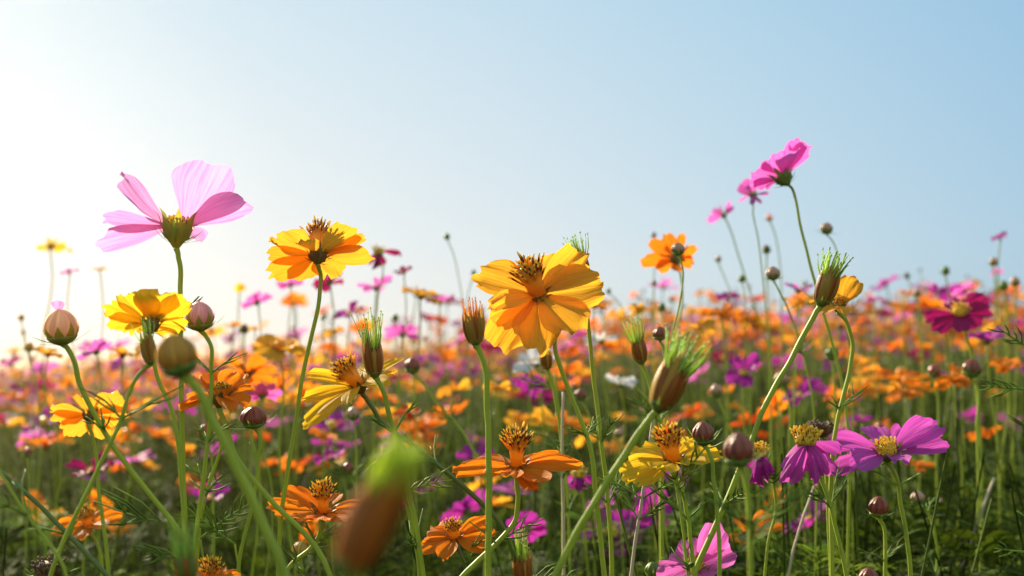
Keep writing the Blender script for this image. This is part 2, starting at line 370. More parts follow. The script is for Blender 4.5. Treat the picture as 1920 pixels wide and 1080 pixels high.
def leaf_sprig(mb, base, d, side, ln, seed=0, mat='stem', wd=.0011, n=4):
    """feathery leaf: a thin rachis with thread leaflets"""
    g = random.Random(seed); side = nrm(side - d * np.dot(side, d)); up = np.cross(side, d)
    pts = spline([base, base + d * ln * .5 + up * ln * .04, base + d * ln + up * ln * g.uniform(-.12, .1)], 6)
    tube(mb, mat, pts, np.linspace(wd * .6, wd * .25, len(pts)), 5)
    for i in range(n):
        t = .2 + .7 * i / n; b = pts[int(t * (len(pts) - 1))]
        for s_ in (-1, 1):
            if g.random() < .3: continue
            l2 = ln * (.6 - .3 * t) * g.uniform(.6, 1.3)
            dd = nrm(d + side * s_ * g.uniform(.6, 1.0) + up * g.uniform(-.3, .3))
            e = [b, b + dd * l2 * .5, b + nrm(dd + d * .4) * l2]
            tube(mb, mat, e, [wd * .45, wd * .4, wd * .12], 4)
            if g.random() < .6:
                d3 = nrm(dd + d * .8); tube(mb, mat, [b + dd * l2 * .4, b + dd * l2 * .4 + d3 * l2 * .25, b + dd * l2 * .4 + d3 * l2 * .5], [wd * .4, wd * .35, wd * .12], 4)

seedc = [100]
def nxt(): seedc[0] += 1; return seedc[0]
def add_stem(root, top, pts, z, wpx, mat='stem', name='stem', top_k=1.0, hi=True):
    W = stem_path(top, pts, z); mb = MB(); r = wpx / 2 * z / F
    sp = spline(W, 8 if hi else 4); n = len(sp)
    wob = np.array([(math.sin(k * .9 + root.location[0] * 40), 0, 0) for k in range(n)]) * r * .1
    rr = np.linspace(r * .92, r * 1.15, n) * (1 + (top_k - 1) * np.exp(-np.arange(n) / 2.5))
    tube(mb, mat, sp + wob, rr * (.86 if hi else .9), 10 if hi else 6, .07 if hi else 0)
    if hi and wpx < 14:
        g = random.Random(nxt())
        for q in range(g.choice([0, 1, 1, 2])):
            k = g.randint(int(n * .18), max(int(n * .18) + 1, int(n * .55))); b = sp[k]; a = g.uniform(0, 6.28)
            if b[2] > CAMH + .02 * z / .5: continue
            tg_ = nrm(sp[max(0, k - 1)] - sp[min(n - 1, k + 1)])
            for s_ in (-1, 1):
                lb = MB(); sd = nrm(np.array((math.cos(a), math.sin(a), 0))) * s_
                leaf_sprig(lb, b, nrm(sd + tg_ * g.uniform(.4, 1.1)), np.cross(sd, tg_), g.uniform(.012, .03), nxt(), 'bract', .0010, g.choice([2, 3, 4])); lb.obj('leaf', root)
    return mb.obj(name, root), sp
def root_for(name, C, pts, z, label, cat, top=None, group=None):
    W = stem_path(C, pts, z); return empty(name, tuple(W[-1]), label, cat, group)

DOWN = 1140
def flower(name, colr, c, z, ax, tips, stem, label, Rpx=100, wpx=None, kind='s', disc=(16, 55), cal=(14, 16), sw=9, bend=.08, cup=.08,
           stemmat='stem', hi=True, discmat='floret_orange', dtilt=None, pleat=.05, ruf=.03, bracts=8, brl=1.3, group=None, cat='flower', calm=None, curl=0., off=.5, show=.55):
    """c: pixel of the flower's heart; ax: facing as right/up/toward-camera; tips: (px, py, sign[, width px, bend])"""
    s = z / F; C = P(c[0], c[1], z); A = D(*ax); cr_, ch = cal[0] * s, cal[1] * s
    top = C - A * ch
    if not stem: stem = [(c[0] + rnd.uniform(-12, 12), min(1060, c[1] + 200)), (c[0] + rnd.uniform(-30, 30), DOWN)]
    root = root_for(name, top, stem, z, label, cat, group=group)
    R = Rpx * s; bd = bend
    res = (15, 13) if hi else (7, 7)
    for t in tips:
        dx, dy = (t[0] - c[0]) * s, (c[1] - t[1]) * s; d2 = dx * dx + dy * dy
        dz = t[2] * math.sqrt(max(0, R * R - d2))
        T = P(t[0], t[1], z + dz)
        Y = nrm(T - C); Nn = A - Y * np.dot(A, Y)
        fc = D(0, 0, 1) * (show if ax[2] > 0 else -show) * min(1, d2 / R / R) ** 1.5; Nn = Nn + fc - Y * np.dot(fc, Y)
        B = C + nrm(Y - A * np.dot(Y, A)) * cr_ * off
        mb = MB(); ww = (t[3] if len(t) > 3 else (wpx or Rpx * .62)) * s
        petal(mb, colr, B, T, Nn, ww, t[4] if len(t) > 4 else bd, cup, kind, nxt(), res[0], res[1], pleat, ruf, curl=curl)
        mb.obj('petal', root)
    mb = MB(); dA = D(*dtilt) if dtilt else A
    if kind == 's': disc_tall(mb, C, dA, disc[0] * s, disc[1] * s, 62 if hi else 14, nxt(), low=discmat)
    else: disc_low(mb, C, dA, disc[0] * s, disc[1] * s, 44 if hi else 14, nxt())
    mb.obj('flower_centre', root)
    mb = MB(); calyx(mb, C, A, cr_, ch, calm or kind, nxt())
    co = mb.obj('calyx', root)
    if hi:
        for i in range(bracts):
            mb = MB(); bract(mb, C - A * ch * .75, A, i * 6.283 / bracts + .2 + rnd.uniform(-.15, .15), cr_ * .5, cr_ * brl * rnd.uniform(.8, 1.3), cr_ * .22, rnd.uniform(.8, 1.3), 'bract' if kind != 's' else 'calyx_dark')
            mb.obj('bract', root)
    add_stem(root, top, stem, z, sw, stemmat, top_k=1.3, hi=hi)
    return root
def auto_tips(c, z, ax, Rpx, n=8, elev=.1, jit=.12, seed=0):
    """petal tips spread round the axis; elev lifts them toward it"""
    g = random.Random(seed or nxt()); a = np.array(ax, float); a /= np.linalg.norm(a)
    u = np.cross(a, (0, 0, 1.)) if abs(a[2]) < .9 else np.cross(a, (0, 1., 0)); u /= np.linalg.norm(u); v = np.cross(a, u); o = []
    a0 = g.uniform(0, 6.28)
    for i in range(n):
        th = a0 + 6.2832 * i / n + g.uniform(-.15, .15); e = elev + g.uniform(-jit, jit) * 2; r = Rpx * g.uniform(.9, 1.05)
        d = (u * math.cos(th) + v * math.sin(th)) * math.cos(e) + a * math.sin(e)
        o.append((c[0] + d[0] * r, c[1] - d[1] * r, -1 if d[2] > 0 else 1))
    return o

def bud(name, body, c, z, ax, rpx, stem, label, sw=9, tall=1.0, sep=.6, brn=8, brl=1.5, brs=1.0, hi=True, group=None, tip=None, sepmat='calyx', cat='flower bud', stemmat='stem'):
    """round closed bud: c is its middle; sepals hug sep of its height"""
    s = z / F; r = rpx * s; A = D(*ax); C = P(c[0], c[1], z); B = C - A * r * tall * 1.05
    if not stem: stem = [(c[0] + rnd.uniform(-10, 10), min(1060, c[1] + 150)), (c[0] + rnd.uniform(-30, 30), DOWN)]
    root = root_for(name, B, stem, z, label, cat, group=group)
    prof = lambda k: (max(1e-5, math.sin(math.pi * k) ** .62))
    H = 2.05 * r * tall
    mb = MB(); U, W = perp(A)
    ks = np.linspace(.02, .995, 12 if hi else 7)
    lathe(mb, body, B, A, [(H * k, r * .93 * prof(k)) for k in ks], 32 if hi else 10, .14, 8)
    if hi:
        for i in range(9):   # overlapping folded petals
            a0 = i * 6.2832 / 9; pts = []
            for k in np.linspace(.1, .97, 9):
                a = a0 + .35 * k; pts.append(B + A * H * k + (U * math.cos(a) + W * math.sin(a)) * r * 1.0 * prof(k))
            blade(mb, body, pts, r * .5, np.cross(A, U * math.cos(a0) + W * math.sin(a0)), lambda t: .35 + .65 * math.sin(math.pi * min(1, t * .9 + .1)), -.35)
    mb.obj('bud_head', root)
    mb = MB()
    lathe(mb, sepmat, B, A, [(0, r * .28), (H * .06, r * .55), (H * .14, r * .82), (H * .22, r * .95), (H * .26, r * .9)], 16 if hi else 8, .05, 8)
    mb.obj('calyx', root)
    for i in range(8 if hi else 5):
        n8 = 8 if hi else 5
        a = i * 6.2832 / n8 + .2; rad = U * math.cos(a) + W * math.sin(a); mb = MB()
        pts = [B + A * H * k + rad * r * 1.08 * prof(max(.05, k)) for k in np.linspace(.06, sep * rnd.uniform(.85, 1.1), 6)]
        blade(mb, sepmat, pts, r * .78, np.cross(A, rad), lambda t: max(.05, .9 - .9 * t ** 1.8) if t > .1 else .8, -.3)
        mb.obj('sepal', root)
    for i in range(brn if hi else min(4, brn)):
        mb = MB(); bract(mb, B + A * r * .1, A, i * 6.2832 / max(1, brn) + rnd.uniform(-.2, .2), r * .5, r * brl * rnd.uniform(.9, 1.35), r * .24, brs * rnd.uniform(.95, 1.35), 'bract')
        mb.obj('bract', root)
    if tip:
        mb = MB(); d = D(*tip[1]); petal(mb, tip[0], C + A * r * tall * .8, C + A * r * tall * .8 + d * r * .75, np.cross(d, A) + D(0, 0, 1), r * .9, .1, .2, 'b', nxt()); mb.obj('petal', root)
    add_stem(root, B + A * r * .05, stem, z, sw, stemmat, top_k=1.5, hi=hi)
    return root
def seedhead(name, c, z, ax, rpx, hpx, bpx, stem, label, sw=9, husk='husk', nb=22, open_=.0, hi=True, group=None, brl=1.2, bmat='bristle', cat='seed head', spread=.35):
    """ribbed husk pod with a tuft of green bristles; c is the husk's base"""
    s = z / F; r = rpx * .86 * s; H = hpx * s; A = D(*ax); B = P(c[0], c[1], z); g = random.Random(nxt())
    if not stem: stem = [(c[0] + rnd.uniform(-10, 10), min(1060, c[1] + 150)), (c[0] + rnd.uniform(-30, 30), DOWN)]
    root = root_for(name, B, stem, z, label, cat, group=group); U, W = perp(A)
    prof = lambda k: .38 + .50 * math.sin(math.pi * min(1, (k * .8 + .10))) ** .8 + open_ * k
    mb = MB()
    for i in range(11):
        a = i * 6.2832 / 11 + g.uniform(-.12, .12); rad = U * math.cos(a) + W * math.sin(a); pts = []; fl = g.uniform(0, .55)
        for k in np.linspace(.0, g.uniform(.82, 1.18), 10): pts.append(B + A * H * k + rad * r * (prof(k) * (1 if i % 2 else .88) + fl * max(0, k - .6) ** 1.5 * 2))
        blade(mb, husk if i % 3 else ('husk_gold' if husk == 'husk' else 'husk'), pts, r * .66, np.cross(A, rad), lambda t: (.6 + .5 * math.sin(math.pi * min(1, t + .1))) * (1 if t < .7 else max(.1, 1 - ((t - .7) / .3) ** 1.5)), -.55)
    lathe(mb, husk, B, A, [(H * k, r * .80 * prof(k) * (1 if k < .6 else 1.6 - k)) for k in np.linspace(.02, .8, 7)], 22, .3, 11)
    mb.obj('husk', root)
    mb = MB()
    for i in range(nb):
        q = math.sqrt((i + .5) / nb); a = i * 2.4; rad = U * math.cos(a) + W * math.sin(a)
        b = B + A * H * .6 + rad * r * .5 * q; ln = (H * .4 + bpx * s * g.uniform(.25, 1.12))
        d = nrm(A + rad * q * spread * g.uniform(.3, 1.3)); e = b + d * ln; k = r * .062
        tube(mb, bmat, spline([b, (b + e) / 2 + rad * k * g.uniform(-1, 4) + U * k * g.uniform(-2, 2), e], 2), np.linspace(1.5, .5, 5) * k, 5)
        if hi:
            for q2 in range(2):
                f2 = e + nrm(d + U * g.uniform(-.8, .8) + W * g.uniform(-.8, .8)) * k * 3; tube(mb, bmat, [e - d * k, (e + f2) / 2, f2], [k * .6, k * .6, k * .3], 4)
    mb.obj('bristle_tuft', root)
    mb = MB(); lathe(mb, 'calyx', B - A * H * .04, A, [(-r * .25, r * .22), (0, r * .42), (r * .3, r * .7), (r * .5, r * .62)], 14)
    mb.obj('calyx', root)
    for i in range(7 if hi else 4):
        mb = MB(); bract(mb, B, A, i * .9 + g.uniform(-.2, .2), r * .4, r * brl * g.uniform(.7, 1.2), r * .2, g.uniform(.9, 1.4)); mb.obj('bract', root)
    add_stem(root, B - A * r * .2, stem, z, sw, top_k=1.5, hi=hi)
    return root
def wilted(name, colr, c, z, tips, stem, label, sw=9, rpx=18, hi=True, group=None, w=30):
    s = z / F; C = P(c[0], c[1], z); A = D(.05, 1, .05); root = root_for(name, C, stem, z, label, 'flower', group=group)
    for t in tips:
        T = P(t[0], t[1], z + t[2] * 18 * s); out_ = T - C; out_[2] = 0; out_ = nrm(out_ + D(0, 0, .25 * (1 if t[2] < 0 else -1)))
        mb = MB(); B = C + out_ * rpx * .6 * s
        petal(mb, colr, B, T, out_ + A * .8, (t[3] if len(t) > 3 else w) * s, .30, -.5, 'b', nxt(), 13, 13, .16, .12, twist=rnd.uniform(-.9, .9))
        mb.obj('petal', root)
    mb = MB(); disc_low(mb, C - A * 6 * s, A, rpx * 1.15 * s, rpx * 1.7 * s, 56 if hi else 12, nxt()); mb.obj('flower_centre', root)
    mb = MB(); calyx(mb, C - A * 4 * s, A, rpx * .8 * s, 16 * s, 's', nxt()); mb.obj('calyx', root)
    add_stem(root, C - A * 18 * s, stem, z, sw, hi=hi)
    return root

# ------------------------------------------------------------------ the flowers in focus
Z0 = .56
flower('pink_cosmos', 'petal_pale_pink', (333, 425), .53, (.05, .98, -.05),
       [(226, 334, .3, 84, -.10), (194, 412, -.2, 52, .05), (184, 464, -.6, 70, -.02), (408, 308, -.15, 124, -.06), (466, 380, .55, 84, -.08), (374, 452, .9, 46, .1)],
       [(336, 490), (338, 560), (339, 700), (342, 860), (346, 1000), (344, DOWN)], 'large pale pink cosmos standing highest on the left, petals lifted like wings against the sky',
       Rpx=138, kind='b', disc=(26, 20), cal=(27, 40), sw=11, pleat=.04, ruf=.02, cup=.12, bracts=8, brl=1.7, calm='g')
flower('yellow_cosmos', 'petal_gold', (596, 478), Z0, (-.04, .88, -.42),
       [(520, 441, -.5, 80, -.05), (503, 480, .0, 54, -.06), (508, 516, .5, 66, -.08), (553, 524, .8, 70, -.05), (624, 518, .85, 72, -.05), (693, 478, .1, 62, -.03), (662, 428, -.4, 70, -.06), (684, 446, -.1, 30, -.03), (566, 452, -.9, 44, .1)],
       [(600, 510), (598, 560), (572, 680), (548, 830), (528, 960), (519, DOWN)], 'golden cosmos seen from below on a long bare stem right of the pink one',
       Rpx=112, disc=(22, 62), cal=(17, 20), sw=9, pleat=.06)
flower('yellow_cosmos', 'petal_gold', (1008, 552), Z0, (.12, .62, .70),
       [(897, 512, .5, 84, -.02), (925, 600, -.5, 76, -.05), (932, 650, -.75, 84, -.04), (1000, 654, -.9, 92, -.03), (1085, 618, -.7, 100, -.05), (1128, 532, .1, 98, -.03), (1092, 472, .8, 72, -.03), (1050, 478, 1, 60, -.05), (920, 578, -1, 44, .15)],
       [(1040, 620), (1040, 645), (1070, 740), (1104, 830), (1120, 960), (1140, DOWN)], 'biggest golden yellow cosmos at the centre of the picture, open face turned to the viewer',
       Rpx=134, disc=(28, 68), cal=(16, 18), sw=10, dtilt=(-.34, .86, .35), pleat=.07, ruf=.035)
flower('yellow_cosmos', 'petal_lemon', (283, 606), .50, (.0, .86, -.5),
       [(196, 580, -.1, 58), (236, 551, -.6, 74), (300, 546, -.7, 80), (268, 552, -.9, 50), (350, 564, -.3, 66), (204, 612, .3, 50), (345, 618, .5, 60), (240, 622, .8, 50), (320, 634, .9, 50)],
       [(284, 640), (290, 690), (325, 780), (338, 880), (346, 1000), (352, DOWN)], 'lemon yellow cosmos seen from behind, half hidden by the stem of the big pink cosmos',
       Rpx=100, disc=(16, 30), cal=(16, 24), sw=9)
flower('yellow_cosmos', 'petal_lemon', (672, 722), .58, (-.38, .88, .25),
       [(578, 705, -.4, 50, .05), (565, 750, -.5, 42, -.02), (572, 798, -.7, 48, -.08), (604, 778, -.95, 40, -.05), (655, 756, -1, 36), (737, 698, .5, 52, .06), (752, 672, .9, 46, .03), (700, 680, 1, 44), (722, 722, -.6, 44)],
       [(690, 752), (715, 790), (775, 835), (860, 905), (940, 985), (985, DOWN)], 'lemon yellow cosmos with narrow drooping petals leaning left on a curved dark stem',
       Rpx=122, disc=(22, 52), cal=(15, 20), sw=10, dtilt=(-.62, .8, .1), stemmat='stem_dark', wpx=44)
flower('orange_cosmos', 'petal_orange', (412, 742), .53, (.12, .95, .15),
       [(338, 768, -.6, 36), (345, 758, .1, 34), (372, 706, .9, 48), (398, 698, 1, 50), (452, 702, .8, 58), (475, 730, .2, 34), (460, 762, -.6, 40), (430, 770, -1, 40)],
       [(420, 790), (440, 850), (510, 940), (595, 1030), (640, DOWN)], 'orange cosmos with crumpled half lifted petals above the two buds at lower left',
       Rpx=82, disc=(14, 24), cal=(18, 24), sw=11, pleat=.1, stemmat='stem', cup=.2)
flower('orange_cosmos', 'petal_gold', (168, 778), .66, (.05, .93, -.28),
       [(96, 768, -.2, 54), (104, 790, .3, 50), (128, 817, .7, 58), (155, 742, -.9, 52), (228, 742, -.5, 60), (238, 775, .1, 54), (190, 822, .8, 52), (215, 802, .5, 50)],
       [(176, 830), (186, 930), (196, 1000), (208, DOWN)], 'amber cosmos seen from behind at the far left under the pink bud', Rpx=82, disc=(12, 20), cal=(12, 16), sw=8)
flower('orange_cosmos', 'petal_orange', (165, 985), .72, (.0, .93, .3),
       [(100, 992, .1, 42), (145, 1012, -.9, 42), (195, 990, -.8, 38), (228, 968, .3, 36), (120, 975, .8, 36), (200, 960, 1, 34)],
       [(180, 1015), (190, DOWN)], 'orange cosmos low at the left edge crossed by a leaning stem', Rpx=68, disc=(13, 34), cal=(10, 12), sw=7)
flower('orange_cosmos', 'petal_orange', (606, 958), Z0, (.03, .96, .28),
       [(503, 948, -.1, 44, -.04), (536, 918, .8, 46, .02), (560, 972, -.8, 56, -.05), (603, 975, -1, 58, -.03), (655, 975, -.7, 56, -.03), (682, 955, .1, 54), (632, 925, .95, 36, .05), (570, 940, 1, 44)],
       [(600, 1000), (585, 1025), (545, 1060), (505, DOWN)], 'tall centred orange cosmos low down left of the big blurred seed head',
       Rpx=104, disc=(17, 52), cal=(18, 16), sw=10, pleat=.09)
flower('orange_cosmos', 'petal_orange', (968, 872), Z0, (.02, .96, .27),
       [(853, 882, -.1, 50, -.05), (893, 862, .7, 44, 0), (915, 886, -.6, 46, -.05), (955, 894, -1, 44, -.03), (1003, 920, -.9, 34, -.16), (1026, 902, -.85, 50, -.12), (1086, 872, .0, 46, -.02), (1066, 858, .6, 46, .02), (1022, 852, .95, 36, .02)],
       [(971, 925), (966, 975), (925, 1025), (868, 1080), (830, DOWN)], 'orange cosmos with a tall bristling centre low in the middle on a bent stem',
       Rpx=118, disc=(20, 66), cal=(18, 18), sw=11, pleat=.12, ruf=.05)
flower('orange_cosmos', 'petal_orange', (852, 1008), .6, (-.1, .9, .3),
       [(788, 1032, -.3, 40), (800, 1002, .4, 48), (820, 985, .9, 50), (828, 1046, -.9, 42), (912, 972, .5, 30), (928, 998, 0, 34), (905, 1030, -.7, 36), (870, 985, 1, 40)],
       [(868, 1050), (876, DOWN)], 'small orange cosmos low right of the big blurred seed head', Rpx=78, disc=(14, 34), cal=(12, 14), sw=8, stemmat='stem_dark', pleat=.1)
flower('yellow_cosmos', 'petal_lemon', (1262, 862), .53, (.05, .95, .3),
       [(1166, 888, -.2, 64, -.04), (1190, 840, .7, 62, 0), (1194, 906, -.7, 40, -.08), (1235, 878, -1, 56, -.06), (1310, 868, -.7, 52, -.02), (1350, 852, -.1, 50, 0), (1328, 828, .7, 48, 0), (1300, 826, .95, 46, .05)],
       [(1272, 900), (1288, 960), (1296, 1020), (1302, DOWN)], 'bright yellow cosmos with a spotted orange centre at lower right beside a maroon bud',
       Rpx=108, disc=(23, 58), cal=(16, 16), sw=9, dtilt=(-.2, .95, .2), pleat=.07)
flower('orange_cosmos', 'petal_orange', (1268, 485), .92, (-.1, .4, -.9),
       [(1203, 490, .2, 28), (1219, 452, .3, 28), (1246, 441, .3, 32), (1235, 508, .0, 30), (1280, 438, .3, 20), (1305, 464, .2, 22), (1299, 494, .1, 28), (1270, 508, -.2, 24)],
       [(1275, 510), (1280, 560), (1268, 620), (1245, 690), (1235, DOWN)], 'small orange cosmos with narrow petals behind a round bud high against the sky', Rpx=70, disc=(9, 16), cal=(10, 12), sw=4)
flower('yellow_cosmos', 'petal_gold', (1572, 572), .62, (.1, .95, .1),
       [(1604, 522, .5, 50, .1), (1605, 553, -.1, 30), (1540, 585, -.7, 34), (1520, 572, .0, 34), (1560, 540, .9, 40), (1585, 590, -1, 30)],
       [(1576, 590), (1598, 640), (1592, 700), (1572, 780), (1560, DOWN)], 'golden cosmos half hidden behind the bristly seed head at right', Rpx=62, disc=(8, 14), cal=(12, 14), sw=9)
flower('orange_cosmos', 'petal_orange', (1405, 1005), .85, (.0, .93, .2),
       [(1362, 1015, .0, 28), (1385, 968, .9, 30), (1440, 962, .8, 34), (1468, 985, 0, 24), (1395, 1020, -1, 30), (1440, 1000, -.6, 30)],
       [(1420, 1040), (1425, DOWN)], 'soft orange cosmos low between the magenta cosmos and the pink one below', Rpx=58, disc=(8, 18), cal=(9, 10), sw=7)
flower('orange_cosmos', 'petal_orange', (398, 1098), .5, (0, .9, .3), auto_tips((398, 1098), .5, (0, .9, .3), 60, 8),
       None, 'top of an orange cosmos cut by the bottom edge at lower left', Rpx=62, disc=(14, 50), cal=(12, 12), sw=9)

# magenta / pink ones at the right
flower('magenta_cosmos', 'petal_violet', (1665, 848), .62, (-.05, .88, .45),
       [(1562, 828, .1, 50), (1556, 884, -.5, 36), (1600, 878, -.75, 58), (1632, 800, .8, 50), (1705, 806, .95, 46), (1757, 794, .55, 60), (1776, 832, .0, 48), (1692, 866, -.9, 40), (1640, 828, 1, 40)],
       [(1677, 885), (1688, 940), (1702, 1020), (1710, DOWN)], 'open magenta cosmos with broad petals and a yellow centre at the lower right',
       Rpx=112, kind='b', disc=(21, 28), cal=(18, 22), sw=9, dtilt=(-.45, .75, .45), ruf=.04, cup=.14)
wilted('magenta_cosmos', 'petal_violet', (1511, 826), .60, [(1462, 903, -.5, 28), (1484, 908, -1, 26), (1527, 908, -1, 26), (1552, 892, -.6, 30), (1568, 880, .4, 34), (1575, 850, .7, 28), (1470, 880, .8, 30), (1510, 885, 1, 30)],
       [(1520, 860), (1545, 910), (1570, 1000), (1600, DOWN)], 'wilted magenta cosmos with petals hanging under a dark tipped yellow centre', rpx=20, w=28)
wilted('magenta_cosmos', 'petal_magenta', (1422, 848), .62, [(1410, 905, -.7, 26), (1424, 912, -1, 24), (1440, 900, -.8, 26), (1450, 885, .3, 26), (1415, 880, .8, 24)],
       [(1428, 870), (1455, 940), (1440, 1020), (1430, DOWN)], 'shrivelled magenta cosmos beside the dark blurred bud', rpx=15, w=28, sw=6)
flower('crimson_cosmos', 'petal_crimson', (1798, 588), .98, (-.15, .75, .6),
       [(1735, 600, .0, 34), (1752, 622, -.7, 34), (1776, 568, .6, 24), (1800, 560, .9, 24), (1848, 556, .7, 44), (1858, 582, .3, 40), (1838, 612, -.5, 36), (1800, 622, -1, 34)],
       [(1808, 620), (1822, 665), (1832, 740), (1840, DOWN)], 'deep crimson cosmos with a round yellow centre near the right edge', Rpx=66, kind='b', disc=(14, 22), cal=(10, 12), sw=6, dtilt=(0, .8, .5))
flower('pink_cosmos', 'petal_pink', (1302, 1062), .60, (.05, .75, .6),
       [(1240, 1095, -.3, 74), (1286, 1012, .6, 48), (1258, 1040, .4, 50), (1352, 985, .6, 56), (1372, 1028, .1, 60), (1340, 1080, -.5, 50), (1290, 1120, -.8, 50)],
       [(1306, 1090), (1310, DOWN)], 'pink cosmos cut by the bottom edge behind crossing green stems', Rpx=82, kind='b', disc=(16, 20), cal=(14, 16), sw=9)
flower('pink_cosmos', 'petal_pink', (1468, 332), .74, (-.42, .78, -.45),
       [(1498, 262, -.2, 50), (1518, 272, .2, 44), (1456, 288, -.5, 70), (1410, 328, -.1, 60), (1416, 354, .4, 40), (1484, 284, -.9, 50), (1440, 352, .8, 40)],
       [(1484, 352), (1500, 420), (1520, 500), (1545, 590), (1575, 700), (1590, DOWN)], 'tallest pink cosmos at upper right seen from behind against blue sky', Rpx=80, kind='b', disc=(12, 14), cal=(16, 20), sw=6, calm='b', wpx=56)
flower('pink_cosmos', 'petal_pink', (1412, 366), .98, (-.15, .9, -.35), [(1388, 345, .3, 36), (1405, 336, .8, 34), (1385, 380, -.6, 12), (1412, 384, -.9, 12), (1426, 382, -.7, 12), (1442, 364, 0, 10)],
       [(1412, 385), (1422, 450), (1432, 540), (1440, 640), (1450, DOWN)], 'half spent pink cosmos just behind and below the tallest pink one', Rpx=38, kind='b', disc=(7, 8), cal=(7, 9), sw=3, hi=False)
flower('pink_cosmos', 'petal_pink', (1357, 404), 1.25, (-.3, .8, -.45), [(1326, 414, 0, 20), (1335, 395, .3, 20), (1350, 382, .7, 20), (1370, 380, .5, 20), (1376, 390, 0, 16), (1345, 412, -.6, 16)],
       [(1365, 420), (1385, 480), (1410, 560), (1440, 650), (1450, DOWN)], 'small pink cosmos high against the sky, lowest and leftmost of the three pink ones there', Rpx=34, kind='b', disc=(5, 6), cal=(5, 7), sw=3, hi=False)

# ------------------------------------------------------------------ buds
bud('cosmos_bud', 'bud_glow_tint', (114, 612), .50, (-.08, 1, .1), 30, [(128, 655), (150, 720), (215, 840), (300, 950), (345, 1010), (370, DOWN)], 'big pink bud opening at the far left under the sun glow', sw=11, tall=1.12, sep=.6, brl=1.5, brs=1.05, sepmat='calyx_glow_tint', tip=('petal_pale_pink', (.0, 1, .2)))
bud('cosmos_bud', 'bud_pink', (374, 592), .52, (-.05, 1, .1), 25, [(392, 640), (396, 700), (392, 800), (378, 920), (366, 1010), (360, DOWN)], 'pink striped bud in green sepals right of the big pink cosmos stem', sw=9, tall=1.1, sep=.65, brl=1.7, brs=.8, sepmat='calyx_glow_tint')
bud('cosmos_bud', 'bud_maroon', (475, 782), .54, (-.05, 1, .15), 24, [(483, 810), (484, 870), (470, 960), (450, 1040), (446, DOWN)], 'shiny maroon bud with spreading bracts under the crumpled orange cosmos', sw=8, tall=.85, sep=.5, brl=1.6, brs=1.0)
bud('cosmos_bud', 'bud_maroon', (1318, 812), .50, (-.1, 1, .15), 20, [(1328, 845), (1338, 900), (1346, 980), (1350, DOWN)], 'ribbed maroon bud standing before the bright yellow cosmos', sw=9, tall=1.15, sep=.45, brl=1.6, brs=.7)
bud('cosmos_bud', 'bud_maroon', (1385, 842), .37, (-.1, 1, .1), 28, [(1395, 890), (1405, 960), (1408, 1040), (1406, DOWN)], 'large blurred dark bud very near the lens beside the wilted magenta cosmos', sw=12, tall=1.15, sep=.4)
bud('cosmos_bud', 'husk_gold', (330, 665), .34, (-.3, .95, .1), 37, [(358, 715), (400, 790), (450, 890), (510, 1020), (560, DOWN)], 'large blurred amber bud near the lens at the left', sw=20, tall=1.1, sep=.35, brl=.8)
bud('cosmos_bud', 'bud_maroon', (1647, 950), .64, (-.05, 1, .1), 18, [(1656, 985), (1660, 1040), (1658, DOWN)], 'dark red striped bud below the open magenta cosmos', sw=8, tall=1.1, sep=.35, brl=1.3)
bud('cosmos_bud', 'bud_pale', (1720, 932), .75, (-.2, 1, .1), 13, [(1735, 955), (1755, 1010), (1748, DOWN)], 'small pink bud on a curved stalk right of the dark red striped bud', sw=6, tall=.95, sep=.5)
bud('cosmos_bud', 'bud_maroon', (1628, 1082), .62, (-.05, 1, .1), 18, [(1640, 1120), (1645, DOWN)], 'dark red bud peeping over the bottom edge', sw=8, sep=.3)
bud('cosmos_bud', 'calyx', (1224, 1068), .62, (-.1, 1, .1), 15, [(1230, 1100), (1235, DOWN)], 'round green bud with thread bracts at the bottom edge', sw=6, brl=2.0, brs=.6)
bud('cosmos_bud', 'bud_pale', (1271, 466), .72, (-.05, 1, .1), 12, [(1277, 490), (1276, 560), (1262, 620), (1250, 690), (1240, DOWN)], 'round bud standing in front of the small orange cosmos against the sky', sw=4, sep=.6)
bud('cosmos_bud', 'bud_maroon', (1237, 625), .70, (-.05, 1, .1), 13, [(1243, 650), (1246, 700), (1240, 800), (1240, DOWN)], 'dark round bud just above the slanting bristly seed head', sw=6, sep=.4, brn=3)
bud('cosmos_bud', 'bud_pale', (1449, 512), .82, (-.1, 1, .1), 13, [(1458, 540), (1478, 580), (1510, 680), (1530, DOWN)], 'round bud with side bracts on a thin stalk left of the bristly seed head', sw=4, sep=.5, brs=1.2)
bud('cosmos_bud', 'bud_pale', (1550, 428), .95, (.05, 1, .1), 11, [(1558, 448), (1575, 520), (1590, 640), (1600, DOWN)], 'small bud with long thin bracts high at right against blue sky', sw=3, sep=.6, brs=1.2, brl=2.0)
bud('cosmos_bud', 'bud_maroon', (1270, 690), .9, (0, 1, .1), 10, [(1262, 720), (1258, DOWN)], 'dark bud behind the slanting seed head', sw=4, hi=False)
